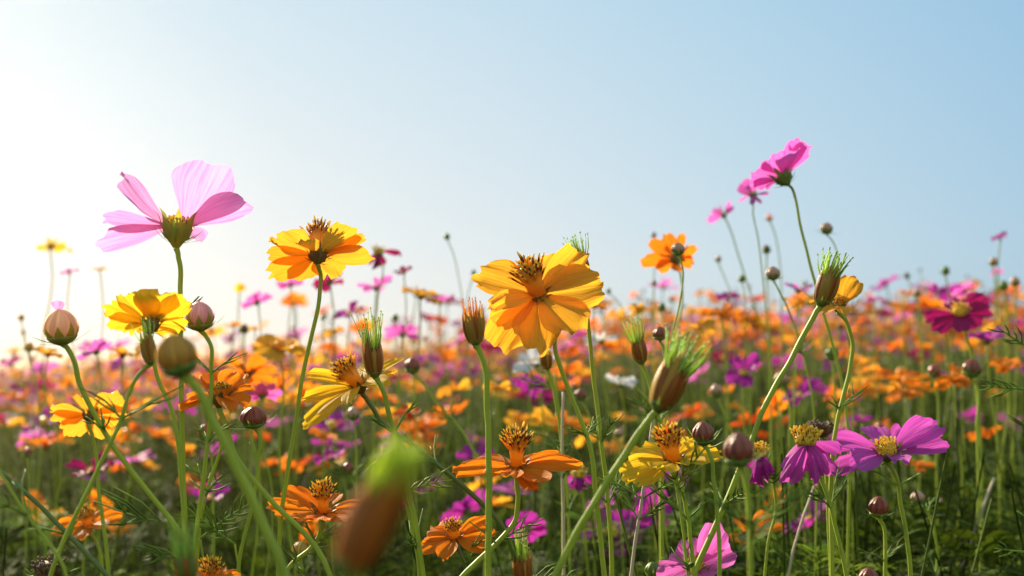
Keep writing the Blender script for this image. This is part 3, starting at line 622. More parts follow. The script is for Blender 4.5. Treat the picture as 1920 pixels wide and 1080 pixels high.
for (x, y, z, r, b, t, lab) in [
    (838, 443, 1.3, 6, 'calyx', [(848, 470), (860, 520), (872, 600), (880, 700)], 'tiny green bud topping the lone thin stalk left of the central yellow cosmos'),
    (1442, 407, 1.4, 7, 'bud_pink', [(1450, 430), (1462, 490), (1465, 600)], 'tiny pink bud between the tall pink cosmos and its stem'),
    (1437, 467, 1.3, 8, 'dead', [(1437, 490), (1440, 560), (1445, 650)], 'tiny brown spent head hanging in the sky under the tall pink cosmos'),
    (1347, 485, 1.4, 6, 'bud_pale', [(1352, 505), (1375, 560), (1400, 640)], 'tiny pale bud under the lowest of the three pink cosmos'),
    (1391, 522, 1.4, 7, 'calyx', [(1394, 540), (1398, 640)], 'tiny green bud right of the tiny pale one'),
    (1226, 440, 1.4, 5, 'bud_maroon', [(1226, 460), (1224, 600)], 'tiny dark bud above the small orange cosmos high in the sky'),
    (1226, 530, 1.3, 5, 'bud_maroon', [(1226, 550), (1228, 650)], 'tiny dark bud below the small orange cosmos high in the sky'),
    (1141, 545, 1.4, 5, 'calyx', [(1150, 556), (1180, 610), (1200, 680)], 'tiny green bud on a slanting stalk right of the central yellow cosmos'),
    (1773, 507, 1.5, 8, 'calyx', [(1776, 530), (1782, 640)], 'green bud alone in the sky above the crimson cosmos'),
    (1863, 490, 1.4, 8, 'bud_pale', [(1863, 510), (1868, 640)], 'pale bud below the small magenta cosmos near the right edge'),
    (1720, 548, 1.5, 8, 'bud_pale', [(1722, 570), (1730, 680)], 'small pale bud in the sky left of the crimson cosmos'),
    (1882, 535, 1.4, 9, 'calyx', [(1884, 560), (1890, 680)], 'green bud under the pink petals at the right edge'),
    (1903, 527, 1.3, 9, 'bud_pale', [(1904, 550), (1906, 680)], 'brownish bud at the right edge'),
    (1464, 710, .95, 13, 'bud_pale', [(1475, 740), (1480, 830), (1480, 950)], 'green and pink bud amid the orange blooms under the slanting stem'),
    (1343, 732, 1.0, 12, 'bud_pale', [(1352, 760), (1375, 820), (1385, 930)], 'small round bud right of the slanting seed head'),
    (1560, 662, .95, 12, 'calyx', [(1562, 690), (1566, 800), (1566, 950)], 'flat green bud below the golden cosmos at right'),
    (1822, 690, .95, 17, 'bud_maroon', [(1826, 715), (1832, 800), (1835, 950)], 'dark purple bud with a pale mouth under the crimson cosmos'),
    (1752, 695, 1.1, 13, 'bud_maroon', [(1754, 720), (1756, 850)], 'dark purple bud left of the one with a pale mouth'),
    (773, 685, .85, 14, 'bud_maroon', [(785, 710), (815, 750), (860, 800), (910, 900)], 'reddish bud on a slanting stalk left of the central seed head'),
    (662, 775, .85, 12, 'bud_pale', [(665, 800), (668, 900)], 'small greenish bud under the drooping lemon yellow cosmos'),
    (652, 878, .85, 11, 'bud_maroon', [(660, 900), (668, 990)], 'small dark bud above the tall centred orange cosmos'),
    (1088, 740, .95, 11, 'bud_maroon', [(1098, 765), (1110, 850)], 'small maroon bud between the stems under the central yellow cosmos'),
    (1160, 812, .95, 8, 'bud_pale', [(1162, 840), (1164, 950)], 'tiny pink bud left of the bright yellow cosmos'),
    (562, 1030, .8, 14, 'husk_gold', [(566, 1060), (570, DOWN)], 'amber bud low beside the curved stem at the bottom'),
    (385, 810, .8, 14, 'husk', [(392, 840), (400, 950)], 'rusty bud hidden under the crumpled orange cosmos'),
    (1650, 800, 1.3, 9, 'bud_maroon', [(1652, 830), (1655, 950)], 'small purple bud above the open magenta cosmos'),
    (52, 848, 1.1, 9, 'bud_maroon', [(54, 880), (50, 980)], 'dark bud near the left edge in the golden haze'),
    (40, 595, 1.5, 6, 'husk_gold', [(44, 620), (60, 720)], 'tiny amber bud near the left edge above the blooms'),
    (55, 650, 1.3, 9, 'husk_gold', [(60, 680), (75, 800)], 'amber bud below the big pink bud at left'),
    (458, 616, 1.5, 9, 'dead', [(458, 640), (460, 740)], 'small brown spent head right of the pink striped bud'),
    (606, 595, 1.6, 5, 'calyx', [(606, 615), (608, 700)], 'tiny green bud right of the long bare stem'),
    (741, 595, 1.5, 7, 'calyx', [(742, 620), (745, 700)], 'tiny round dark bud above the spiky green tuft'),
    (888, 510, 1.5, 5, 'calyx', [(880, 540), (875, 620)], 'tiny bud left of the central yellow cosmos'),
    (1241, 575, 1.3, 8, 'calyx', [(1243, 600), (1245, 680)], 'small green bud above the dark round bud'),
]:
    bud('cosmos_bud', b, (x, y), z, (rnd.uniform(-.2, .2), 1, rnd.uniform(-.1, .2)), r, t + [(t[-1][0] + rnd.uniform(-8, 8), t[-1][1] + 180)], lab, sw=max(2.2, r * .36), hi=z < 1.1, tall=1.05, sep=.55)

# ------------------------------------------------------------------ seed heads
seedhead('seed_head', (703, 702), .55, (-.10, 1, .1), 24, 66, 52, [(712, 720), (735, 800), (762, 900), (782, 1000), (800, DOWN)], 'upright ribbed seed head with a long green tuft left of centre', sw=11, nb=26, brl=1.6)
seedhead('seed_head', (1540, 568), .58, (.28, .95, .1), 27, 70, 32, [(1528, 590), (1480, 680), (1440, 750), (1400, 850), (1345, 980), (1300, 1085), (1290, DOWN)], 'bristly seed head on a long slanting stem at right against the sky', sw=12, husk='husk_gold', nb=34, brl=1.5, spread=.5)
seedhead('seed_head', (1236, 762), .43, (.38, .9, .1), 38, 100, 50, [(1218, 785), (1170, 855), (1110, 950), (1050, 1060), (1020, DOWN)], 'large slanting dark seed head with a pale green tuft right of centre', sw=15, nb=34, brl=1.7, spread=.5)
seedhead('seed_head', (892, 642), .50, (-.08, 1, .1), 24, 62, 20, [(902, 665), (914, 780), (917, 900), (916, 1000), (916, DOWN)], 'half open rusty seed head with a crumbling tip left of the central yellow cosmos', sw=13, husk='husk_gold', nb=16, open_=.25, bmat='floret_orange')
seedhead('seed_head', (1096, 520), .60, (-.25, 1, -.1), 20, 50, 30, [(1100, 570), (1110, 680), (1128, 830), (1142, 960), (1150, DOWN)], 'seed head whose green tuft rises behind the central yellow cosmos', sw=9, nb=24)
seedhead('seed_head', (1203, 678), .66, (-.2, 1, .1), 19, 48, 42, [(1212, 700), (1224, 745), (1240, 800), (1240, 950), (1245, DOWN)], 'small seed head with a green tuft left of the dark round bud', sw=8, nb=22)
seedhead('seed_head', (282, 680), .46, (-.12, 1, .1), 17, 54, 30, [(272, 690), (222, 800), (160, 930), (105, 1050), (80, DOWN)], 'slim seed head below the lemon yellow cosmos at left', sw=9, husk='husk_gold', nb=16)
seedhead('seed_head', (655, 1064), .175, (.42, .9, .1), 60, 205, 52, [(650, 1100), (630, 1180), (610, 1250)], 'huge blurred seed head right in front of the lens at the bottom', sw=26, nb=70, spread=.12, husk='husk_red', bmat='bristle_yellow')
seedhead('seed_head', (352, 1085), .36, (-.08, 1, .1), 26, 50, 60, [(355, 1110), (358, 1180)], 'soft green seed head tuft at the bottom left', sw=12, nb=34, husk='calyx')
seedhead('seed_head', (980, 1092), .58, (0, 1, .1), 24, 55, 42, [(982, 1120), (985, 1190)], 'dark seed head with a stubby green tuft at the bottom centre', sw=10, nb=20, spread=.15)
seedhead('seed_head', (1026, 690), .70, (-.1, 1, .1), 15, 34, 4, [(1034, 715), (1050, 800), (1056, 950), (1056, DOWN)], 'small closed seed head just under the central yellow cosmos', sw=8, nb=8)
seedhead('seed_head', (420, 822), .56, (.0, 1, .1), 14, 40, 6, [(408, 860), (385, 930), (372, 1010), (370, DOWN)], 'rusty closed seed head under the crumpled orange cosmos', sw=7, nb=6)
def dead_head(c, z, r, h, stem, label, kind='dead'):
    s = z / F; A = D(.05, 1, .1); B = P(c[0], c[1], z); root = root_for('dead_flower_head', B, stem, z, label, 'flower', None)
    mb = MB(); U, W = perp(A); g = random.Random(nxt())
    lathe(mb, 'dead', B, A, [(0, r * .4 * s), (h * .4 * s, r * .8 * s), (h * .8 * s, r * .9 * s), (h * s, r * .5 * s)], 14, .2, 7); mb.obj('seed_cup', root)
    mb = MB()
    for i in range(60):
        q = math.sqrt((i + .5) / 60); a = i * 2.4; rad = U * math.cos(a) + W * math.sin(a)
        b = B + A * h * .6 * s + rad * r * .8 * q * s; d = nrm(A + rad * q * .5 + nr.normal(0, .15, 3)); e = b + d * h * s * g.uniform(.4, .65); k = r * .07 * s
        tube(mb, 'dead', [b, (b + e) / 2, e - d * k, e], [k, k * .8, k * 1.5, k * .6], 5)
    mb.obj('withered_floret', root)
    for i in range(6):
        mb = MB(); bract(mb, B, A, i * 1.05, r * .5 * s, r * 1.6 * s, r * .3 * s, 1.3, 'dead', .4); mb.obj('bract', root)
    add_stem(root, B, stem, z, 7)
dead_head((90, 1088), .55, 28, 34, [(88, 1110), (84, 1200)], 'dark brown crumbled flower head at the bottom left corner')
dead_head((1538, 818), .66, 24, 24, [(1545, 850), (1552, 950), (1560, DOWN)], 'dark brown withered head just behind the wilted magenta cosmos')

# ------------------------------------------------------------------ flowers just behind the focus, placed as seen
mid = [  # x, y, z, R, colour, facing, petals, disc kind, label
    (988, 994, .95, 40, 'petal_magenta', (0, .45, -.85), 8, 'b', 'magenta cosmos seen from behind above the dark seed head at the bottom centre'),
    (1135, 948, 1.05, 38, 'petal_pink', (-.4, .8, .4), 7, 'b', 'magenta pink cosmos under the slanting stem left of the pale dry stem'),
    (1222, 958, 1.0, 46, 'petal_magenta', (.1, .6, .75), 7, 'b', 'dark magenta cosmos behind the pale dry stem'),
    (893, 858, 1.1, 38, 'petal_magenta', (-.35, .8, .3), 7, 'b', 'magenta cosmos tilted behind the straight green stem'),
    (1395, 700, 1.2, 42, 'petal_magenta', (-.2, .75, .6), 7, 'b', 'violet cosmos in the orange band right of the slanting seed head'),
    (1500, 742, 1.2, 36, 'petal_magenta', (-.3, .7, .4), 7, 'b', 'bright magenta cosmos right of the slanting stem'),
    (790, 555, 1.3, 42, 'petal_gold', (.3, .9, .1), 5, 's', 'thin petalled yellow cosmos left of the rusty seed head'),
    (545, 535, 1.5, 26, 'petal_pink', (.0, .9, -.3), 8, 'b', 'blurred pink cosmos just under the seen from below golden one'),
    (482, 568, 1.4, 30, 'petal_pink', (-.4, .85, -.2), 8, 'b', 'blurred pink cosmos tilted left against the white sky'),
    (618, 530, 1.25, 34, 'petal_crimson', (-.2, .8, -.4), 6, 'b', 'blurred crimson cosmos beside the long bare stem'),
    (757, 512, 1.3, 20, 'petal_crimson', (.05, 1, 0), 5, 'b', 'small crimson cup shaped cosmos alone in the sky'),
    (705, 540, 1.4, 36, 'petal_pink', (-.1, .95, .0), 7, 'b', 'flat pink cosmos between the golden cosmos and the crimson cup'),
    (655, 590, 1.4, 32, 'petal_magenta', (-.5, .8, .1), 7, 'b', 'tilted magenta cosmos above the spiky green tuft'),
    (825, 568, 1.4, 30, 'petal_pink', (.1, .95, 0), 7, 'b', 'flat pink cosmos touching the thin petalled yellow one'),
    (755, 628, 1.4, 36, 'petal_pink', (.0, .85, -.3), 8, 'b', 'broad pink cosmos right of the spiky green tuft'),
    (628, 622, 1.4, 20, 'petal_gold', (-.2, .9, 0), 8, 's', 'small amber bloom in the sky right of the long bare stem'),
    (450, 540, 1.7, 12, 'petal_lemon', (0, .6, -.6), 8, 's', 'tiny yellow bloom in the sky left of the golden cosmos'),
    (438, 612, 1.6, 18, 'petal_gold', (0, .95, 0), 8, 's', 'tiny amber bloom right of the pink striped bud'),
    (478, 617, 1.6, 16, 'petal_gold', (.1, .95, 0), 8, 's', 'tiny amber bloom near the brown spent head'),
    (545, 568, 1.6, 14, 'petal_orange', (-.3, .9, 0), 8, 's', 'tiny pale orange bloom under the golden cosmos'),
    (525, 655, 1.1, 56, 'petal_gold', (.0, .75, .4), 8, 's', 'cluster forming orange gold cosmos left of the long bare stem'),
    (465, 700, .95, 52, 'petal_orange', (.1, .85, -.3), 8, 's', 'blurred orange cosmos right behind the crumpled one'),
    (492, 742, .95, 40, 'petal_pink', (-.2, .8, -.2), 7, 'b', 'blurred magenta pink cosmos above the shiny maroon bud'),
    (95, 462, 2.0, 38, 'petal_lemon', (.1, .95, -.1), 5, 's', 'washed out yellow cosmos in the glow at upper left'),
    (130, 512, 1.6, 20, 'petal_pink', (-.2, .9, 0), 7, 'b', 'washed out pink bloom in the glow at left'),
    (188, 506, 1.6, 14, 'petal_gold', (0, .95, 0), 7, 's', 'small yellow bloom in the glow left of the lemon cosmos'),
    (180, 660, 1.1, 36, 'petal_pink', (-.2, .8, -.1), 7, 'b', 'blurred pink cosmos between the pink bud and the lemon cosmos'),
    (90, 665, 1.1, 30, 'petal_gold', (.1, .8, .1), 8, 's', 'blurred amber cosmos under the big pink bud'),
    (230, 665, 1.2, 40, 'petal_gold', (.1, .75, .1), 8, 's', 'blurred amber cosmos left of the slim seed head'),
    (170, 885, 1.0, 46, 'petal_crimson', (-.1, .97, .1), 6, 'b', 'dark pink flat cosmos behind the crossing stems at left'),
    (395, 935, 1.0, 40, 'petal_magenta', (-.1, .8, .3), 6, 'b', 'dark magenta cosmos low behind the lower left stems'),
    (620, 860, 1.1, 34, 'petal_magenta', (-.3, .8, .2), 6, 'b', 'small magenta cosmos above the tall centred orange one'),
    (605, 820, 1.1, 30, 'petal_orange', (.2, .8, .2), 6, 's', 'small orange cosmos under the drooping lemon yellow one'),
    (1195, 580, 1.2, 20, 'petal_gold', (-.1, .5, .5), 6, 's', 'small amber bloom in the sky right of the central yellow cosmos'),
    (1115, 575, 1.0, 24, 'petal_orange', (.2, .9, .1), 6, 's', 'orange bloom peeping from behind the central yellow cosmos'),
    (1005, 682, 1.15, 44, 'petal_white', (-.1, .8, .4), 8, 'b', 'white cosmos just below the central yellow one'),
    (1128, 640, 1.3, 34, 'petal_white', (-.2, .9, .1), 6, 'b', 'white cosmos right of the central yellow one'),
    (1165, 722, 1.25, 34, 'petal_white', (.2, .9, .1), 5, 'b', 'white cosmos with drooping petals left of the slanting seed head'),
    (995, 725, 1.1, 30, 'petal_magenta', (.0, .3, -.6), 7, 'b', 'dark magenta cosmos below the white one at centre'),
    (1875, 446, 1.4, 18, 'petal_magenta', (-.3, .9, 0), 7, 'b', 'small magenta cosmos alone in the sky near the right edge'),
    (1870, 513, 1.6, 15, 'petal_pink', (-.1, .95, 0), 7, 'b', 'small pale pink bloom below the lone magenta one'),
    (1758, 548, 1.4, 18, 'petal_magenta', (-.1, .6, .3), 8, 'b', 'small violet bloom above and left of the crimson cosmos'),
    (1808, 545, 1.3, 24, 'petal_pink', (-.5, .7, -.1), 7, 'b', 'pink bloom tilted just above the crimson cosmos'),
    (1640, 562, 1.6, 16, 'petal_pink', (-.3, .9, 0), 7, 'b', 'small pink bloom right of the golden cosmos at right'),
    (1692, 548, 1.7, 10, 'petal_orange', (0, .9, 0), 6, 's', 'tiny pale orange bloom in the sky at right'),
    (1365, 560, 1.4, 24, 'petal_magenta', (-.1, .97, 0), 7, 'b', 'flat magenta bloom in the sky left of the slanting stem'),
    (1497, 545, 1.2, 30, 'petal_pink', (.0, .8, .1), 7, 'b', 'pink cosmos left of the bristly seed head at right'),
    (1500, 570, 1.0, 36, 'petal_gold', (-.1, .85, .1), 7, 's', 'golden cosmos just left of the bristly seed head'),
    (1355, 590, 1.25, 40, 'petal_orange', (.0, .8, .2), 7, 's', 'orange cosmos on the skyline left of the slanting stem'),
    (1310, 615, 1.2, 36, 'petal_gold', (-.1, .8, .1), 7, 's', 'golden cosmos on the skyline right of the dark round bud'),
    (1400, 597, 1.4, 24, 'petal_orange', (.0, .6, .3), 7, 's', 'small orange bloom on the skyline above the violet cosmos'),
    (1725, 875, 1.1, 30, 'petal_orange', (.0, .85, .3), 7, 's', 'orange cosmos behind the stem of the open magenta one'),
    (1618, 790, 1.1, 20, 'petal_magenta', (.0, .9, .1), 7, 'b', 'small violet cosmos above the open magenta one'),
    (1700, 738, 1.2, 34, 'petal_orange', (.1, .8, .2), 8, 's', 'orange cosmos in the band above the open magenta one'),
    (1790, 712, 1.1, 40, 'petal_orange', (.0, .75, .3), 8, 's', 'orange cosmos left of the bud with a pale mouth'),
    (1885, 690, 1.15, 36, 'petal_orange', (.0, .8, .2), 8, 's', 'orange cosmos near the right edge under the crimson one'),
    (1850, 640, 1.2, 40, 'petal_magenta', (-.1, .9, .1), 7, 'b', 'flat violet cosmos right below the crimson one'),
    (765, 775, 1.0, 26, 'petal_red', (.0, .85, .3), 6, 's', 'red orange cosmos above the blurred green tuft'),
    (930, 730, 1.1, 28, 'petal_gold', (.1, .8, .3), 8, 's', 'amber cosmos right of the straight green stem'),
]
for (x, y, z, R, colr, ax, n, k, lab) in mid:
    nm = {'petal_magenta': 'magenta_cosmos', 'petal_pink': 'pink_cosmos', 'petal_crimson': 'crimson_cosmos', 'petal_white': 'white_cosmos', 'petal_gold': 'yellow_cosmos', 'petal_lemon': 'yellow_cosmos'}.get(colr, 'orange_cosmos')
    ax = (ax[0] + rnd.uniform(-.1, .1), ax[1], ax[2] + rnd.uniform(-.1, .1))
    flower(nm, colr, (x, y), z, ax, auto_tips((x, y), z, ax, R, n, .25 if k == 'b' else .12, .18), [(x + rnd.uniform(-6, 10), y + 60), (x + rnd.uniform(-15, 25), y + 180), (x + rnd.uniform(-30, 40), y + 420)],
           lab, Rpx=R * 1.06, kind=k, disc=(R * .2, R * (.32 if k == 's' else .22)), cal=(R * .17, R * .2), sw=max(2.4, R * .085), hi=False, wpx=R * .62, calm='b' if k == 'b' else 's', ruf=.08, pleat=.08)
wilted('crimson_cosmos', 'petal_crimson', (710, 470), 1.2, [(700, 505, -.6, 10), (713, 500, -1, 10), (722, 498, .3, 10), (690, 495, .8, 10), (752, 478, .3, 12)], [(712, 490), (708, 560), (700, 650), (700, 800)], 'drooping crimson cosmos in the sky right of the golden one', sw=3, rpx=10, hi=False, w=12)
wilted('magenta_cosmos', 'petal_magenta', (1085, 888), .95, [(1070, 915, -.6, 16), (1085, 922, -1, 16), (1100, 915, -.7, 16), (1108, 905, .3, 16), (1062, 905, .7, 14)], [(1090, 920), (1096, 1000), (1110, DOWN)], 'wilted violet cosmos with a yellow cap at the end of the orange petal', sw=6, rpx=14, hi=False, w=18)

# ------------------------------------------------------------------ bare stems and feathery leaves near the lens
def bare(name, pts, z, wpx, mat, label, cat='stem', leaf=0):
    C = P(pts[0][0], pts[0][1], z); root = root_for(name, C, pts[1:], z, label, cat)
    o, sp = add_stem(root, C, pts[1:], z, wpx, mat, 'stalk')
    for i in range(leaf):
        k = 3 + int(i * 5); b = sp[k]; mb = MB(); g = random.Random(nxt())
        leaf_sprig(mb, b, nrm(D(g.uniform(-1, 1), g.uniform(.1, .8), g.uniform(-.5, .5))), D(0, 1, .4), g.uniform(.02, .035), nxt()); mb.obj('leaf', root)
bare('flower_stem', [(-20, 868), (60, 935), (120, 995), (205, 1085), (250, DOWN)], .50, 10, 'stem_dark', 'thick green stem slanting down from the left edge')
bare('flower_stem', [(-10, 870), (40, 950), (85, 1010), (110, 1045), (140, DOWN)], .42, 7, 'stem', 'thin blurred stem below the thick slanting one at the left edge')
bare('flower_stem', [(1226, 770), (1215, 860), (1200, 960), (1183, 1080), (1178, DOWN)], .57, 7, 'stem_dry', 'pale dry stem standing behind the bright yellow cosmos')
bare('flower_stem', [(1530, 905), (1508, 965), (1486, 1040), (1470, DOWN)], .72, 6, 'stem_dry', 'pale dry stem leaning under the wilted magenta cosmos')
bare('flower_stem', [(1865, 895), (1840, 960), (1814, 1030), (1775, DOWN)], .95, 6, 'stem_dry', 'brown dry stem leaning at the lower right')
bare('flower_stem', [(1056, 735), (1054, 860), (1056, 960), (1058, DOWN)], .66, 6, 'stem_dry', 'straight pale stem behind the central crossing stems')
bare('flower_stem', [(1262, 880), (1276, 960), (1288, 1060), (1296, DOWN)], .52, 6, 'stem', 'green stem running beside the stem of the bright yellow cosmos', leaf=1)
bare('flower_stem', [(1040, 700), (1050, 790), (1062, 900), (1070, DOWN)], .8, 5, 'stem', 'soft green stem behind the central crossing stems', leaf=1)
bare('flower_stem', [(745, 905), (765, 960), (780, 1030), (790, DOWN)], .55, 6, 'stem', 'short green stem beside the stem of the upright seed head', leaf=1)
for (x, y, z, d, ln, lab) in [
    (330, 985, .55, (-1, .28, 0), .042, 'feathery leaf reaching left above the soft green tuft'), (375, 1010, .55, (.95, .7, 0), .032, 'feathery leaf reaching up right of the soft green tuft'),
    (440, 1020, .55, (-.9, .75, .1), .03, 'dark feathery leaf joining the forked stem at lower left'), (345, 1045, .56, (-1, .12, 0), .025, 'short feathery leaf by the soft green tuft'),
    (1925, 730, .62, (-1, .1, 0), .025, 'feathery leaf entering from the right edge'), (1925, 1035, .66, (-1, .15, .1), .02, 'dark feathery leaf at the lower right edge'), (1925, 650, .6, (-.8, .5, .1), .02, 'green pointed leaf tips at the right edge'),
    (985, 1085, .6, (1, .1, .2), .03, 'small leaf tuft at the bottom centre')]:
    b = P(x, y, z); st = [(x + 12, y + 70), (x + 25, y + 160)]
    root = root_for('leaf_shoot', b, st, z, lab, 'leaf'); mb = MB(); leaf_sprig(mb, b, D(*d), D(0, 1, .3), ln, nxt(), 'bract', .0011, 5); mb.obj('leaf', root)
    add_stem(root, b, st, z, 5)

# ------------------------------------------------------------------ the field behind
def head_template(kind, pm, seed, lo=False):
    """one whole small flower with its stem: origin on the soil, head about 1 m up"""
    g = random.Random(seed); mb = MB(); th = g.uniform(0, 6.28); ti = g.uniform(.1, .75)
    A = nrm(np.array((math.cos(th) * math.sin(ti), math.sin(th) * math.sin(ti), math.cos(ti)))); U, W = perp(A)
    lx, ly = g.uniform(-.2, .2), g.uniform(-.2, .2); C = np.array((0, 0, 1.0)); R = .031 if kind == 's' else .037
    n = g.choice([7, 8, 8, 9]) if not lo else 6; a0 = g.uniform(0, 6.28); el = g.uniform(0, .45)
    for i in range(n):
        if g.random() < .08: continue
        a = a0 + 6.283 * i / n + g.uniform(-.15, .15); e = el + g.uniform(-.25, .25)
        d = (U * math.cos(a) + W * math.sin(a)) * math.cos(e) + A * math.sin(e)
        B = C + d * .003; T = C + d * R * g.uniform(.85, 1.1)
        petal(mb, pm, B, T, A, R * g.uniform(.55, .75), g.uniform(-.12, .05), .12, 'b' if kind == 'b' else 's', g.random(), 3 if lo else 5, 3 if lo else 5, .08, .08)
    ctr = 'floret_orange' if kind == 's' else 'floret_yellow'
    lathe(mb, ctr, C, A, [(0, R * .12), (R * .25, R * .2), (R * (.5 if kind == 's' else .3), R * .15)], 6)
    lathe(mb, 'calyx_dark' if kind == 's' else 'calyx', C - A * R * .25, A, [(0, .0012), (R * .15, R * .12), (R * .27, R * .16)], 6)
    tube(mb, 'stem_dark', spline([C - A * R * .25, C - A * .03 + np.array((0, 0, -.05)), np.array((lx * .7, ly * .7, .6)), np.array((lx, ly, 0))], 2 if lo else 4), .0011, 3 if lo else 5, cap=False)
    return mb
def bud_template(body, seed):
    g = random.Random(seed); mb = MB(); C = np.array((0, 0, 1.0)); A = nrm(np.array((g.uniform(-.3, .3), g.uniform(-.3, .3), 1))); r = g.uniform(.004, .0065)
    lathe(mb, body, C, A, [(0, r * .3), (r * .5, r * .85), (r * 1.1, r), (r * 1.7, r * .7), (r * 2.1, r * .1)], 8)
    lathe(mb, 'calyx', C, A, [(-r * .1, r * .2), (r * .3, r * .85), (r * .8, r * 1.08)], 8)
    U, W = perp(A)
    for i in range(5): bract(mb, C, A, i * 1.25, r * .3, r * 1.6, r * .3, 1.1)
    tube(mb, 'stem', spline([C, C - A * .03, np.array((g.uniform(-.05, .05), g.uniform(-.05, .05), .5)), np.array((g.uniform(-.08, .08), 0, 0))], 4), .001, 5, cap=False)
    return mb
FAM = [('s', 'petal_orange'), ('s', 'petal_gold'), ('s', 'petal_red'), ('b', 'petal_magenta'), ('b', 'petal_pink'), ('b', 'petal_crimson'), ('b', 'petal_white')]
PROB = [.36, .25, .07, .13, .12, .06, .01]
NAMES = {'petal_orange': ('orange_cosmos', 'small soft orange cosmos in the dense band of blooms behind the near flowers'), 'petal_gold': ('yellow_cosmos', 'small soft amber yellow cosmos in the band of blooms behind the near flowers'),
         'petal_red': ('red_cosmos', 'small soft red orange cosmos low in the band of blooms behind'), 'petal_magenta': ('magenta_cosmos', 'small soft magenta cosmos scattered among the orange blooms behind'),
         'petal_pink': ('pink_cosmos', 'small soft pink cosmos scattered among the orange blooms behind'), 'petal_crimson': ('crimson_cosmos', 'small soft crimson cosmos among the blooms behind'), 'petal_white': ('white_cosmos', 'small soft white cosmos among the blooms behind')}
GRP = {'petal_orange': 'orange cosmos filling the field behind', 'petal_gold': 'amber yellow cosmos in the field behind', 'petal_red': 'red orange cosmos in the field behind', 'petal_magenta': 'magenta cosmos in the field behind',
       'petal_pink': 'pink cosmos in the field behind', 'petal_crimson': 'crimson cosmos in the field behind', 'petal_white': 'white cosmos in the field behind'}
TH = math.tan(R_(27))
def spot(z0, z1):
    y = math.sqrt(rnd.uniform(z0 * z0, z1 * z1)); return rnd.uniform(-1, 1) * y * TH, y
def cn(x, y):
    return (math.sin(x * 2.1 + 1.3 * math.sin(y * 1.7)) + math.sin(y * 2.9 + x * 1.1 + 2 * math.sin(x * .9)) + .6 * math.sin(x * 5.3 - y * 4.1)) / 2.6
def bloom_h(x, y):
    h = rnd.gauss(.93 if y < 4 else .905, .06 if y < 4 else .085) + .05 * cn(x * .5 + 3, y * .35)
    if rnd.random() < (.19 if x < 0 else .15) and y > 1.8: h += rnd.uniform(.02, .19)
    if y < 2.6: h = rnd.uniform(.74, .95)
    if y > 6: h += .09 * cn(x * .22, y * .15)
    if y > 3: h += max(-.13, min(.05, .045 * x))     # the field lies a little lower on the left
    return min(h, 1.04 if y < 3 else 1.15 if y < 6 else 1.3)
tpl = {}
for fi, (k, pm) in enumerate(FAM):
    tpl[pm] = [head_template(k, pm, 50 + fi * 10 + i).mesh(NAMES[pm][0]) for i in range(6 if fi < 5 else 3)]
cnt = 0
for i in range(740):
    x, y = spot(1.05, 1.5) if i < 5 else spot(1.5, 5.4); k = nr.choice(7, p=PROB); pm = FAM[k][1]; h = bloom_h(x, y)
    o = bpy.data.objects.new(NAMES[pm][0], rnd.choice(tpl[pm])); col.objects.link(o)
    o.location = (x, y, 0); o.scale = (h * rnd.uniform(.85, 1.35),) * 2 + (h,); o.rotation_euler.z = rnd.uniform(0, 6.28)
    tag(o, NAMES[pm][1], 'flower', GRP[pm])
btp = [bud_template(b, 200 + i).mesh('cosmos_bud') for i, b in enumerate(['bud_maroon', 'bud_pale', 'calyx', 'dead', 'bud_pink', 'bud_maroon'])]
for i in range(230):
    x, y = spot(1.1, 4.2); h = rnd.uniform(.72, 1.0) if rnd.random() < .7 else rnd.uniform(1, 1.11)
    if y < 1.8: h = rnd.uniform(.66, .86)
    o = bpy.data.objects.new('cosmos_bud', rnd.choice(btp)); col.objects.link(o); o.location = (x, y, 0); o.scale = (h, h, h); o.rotation_euler.z = rnd.uniform(0, 6.28)
    tag(o, 'small soft round bud on a thin stalk among the blooms behind', 'flower bud', 'buds among the blooms behind')

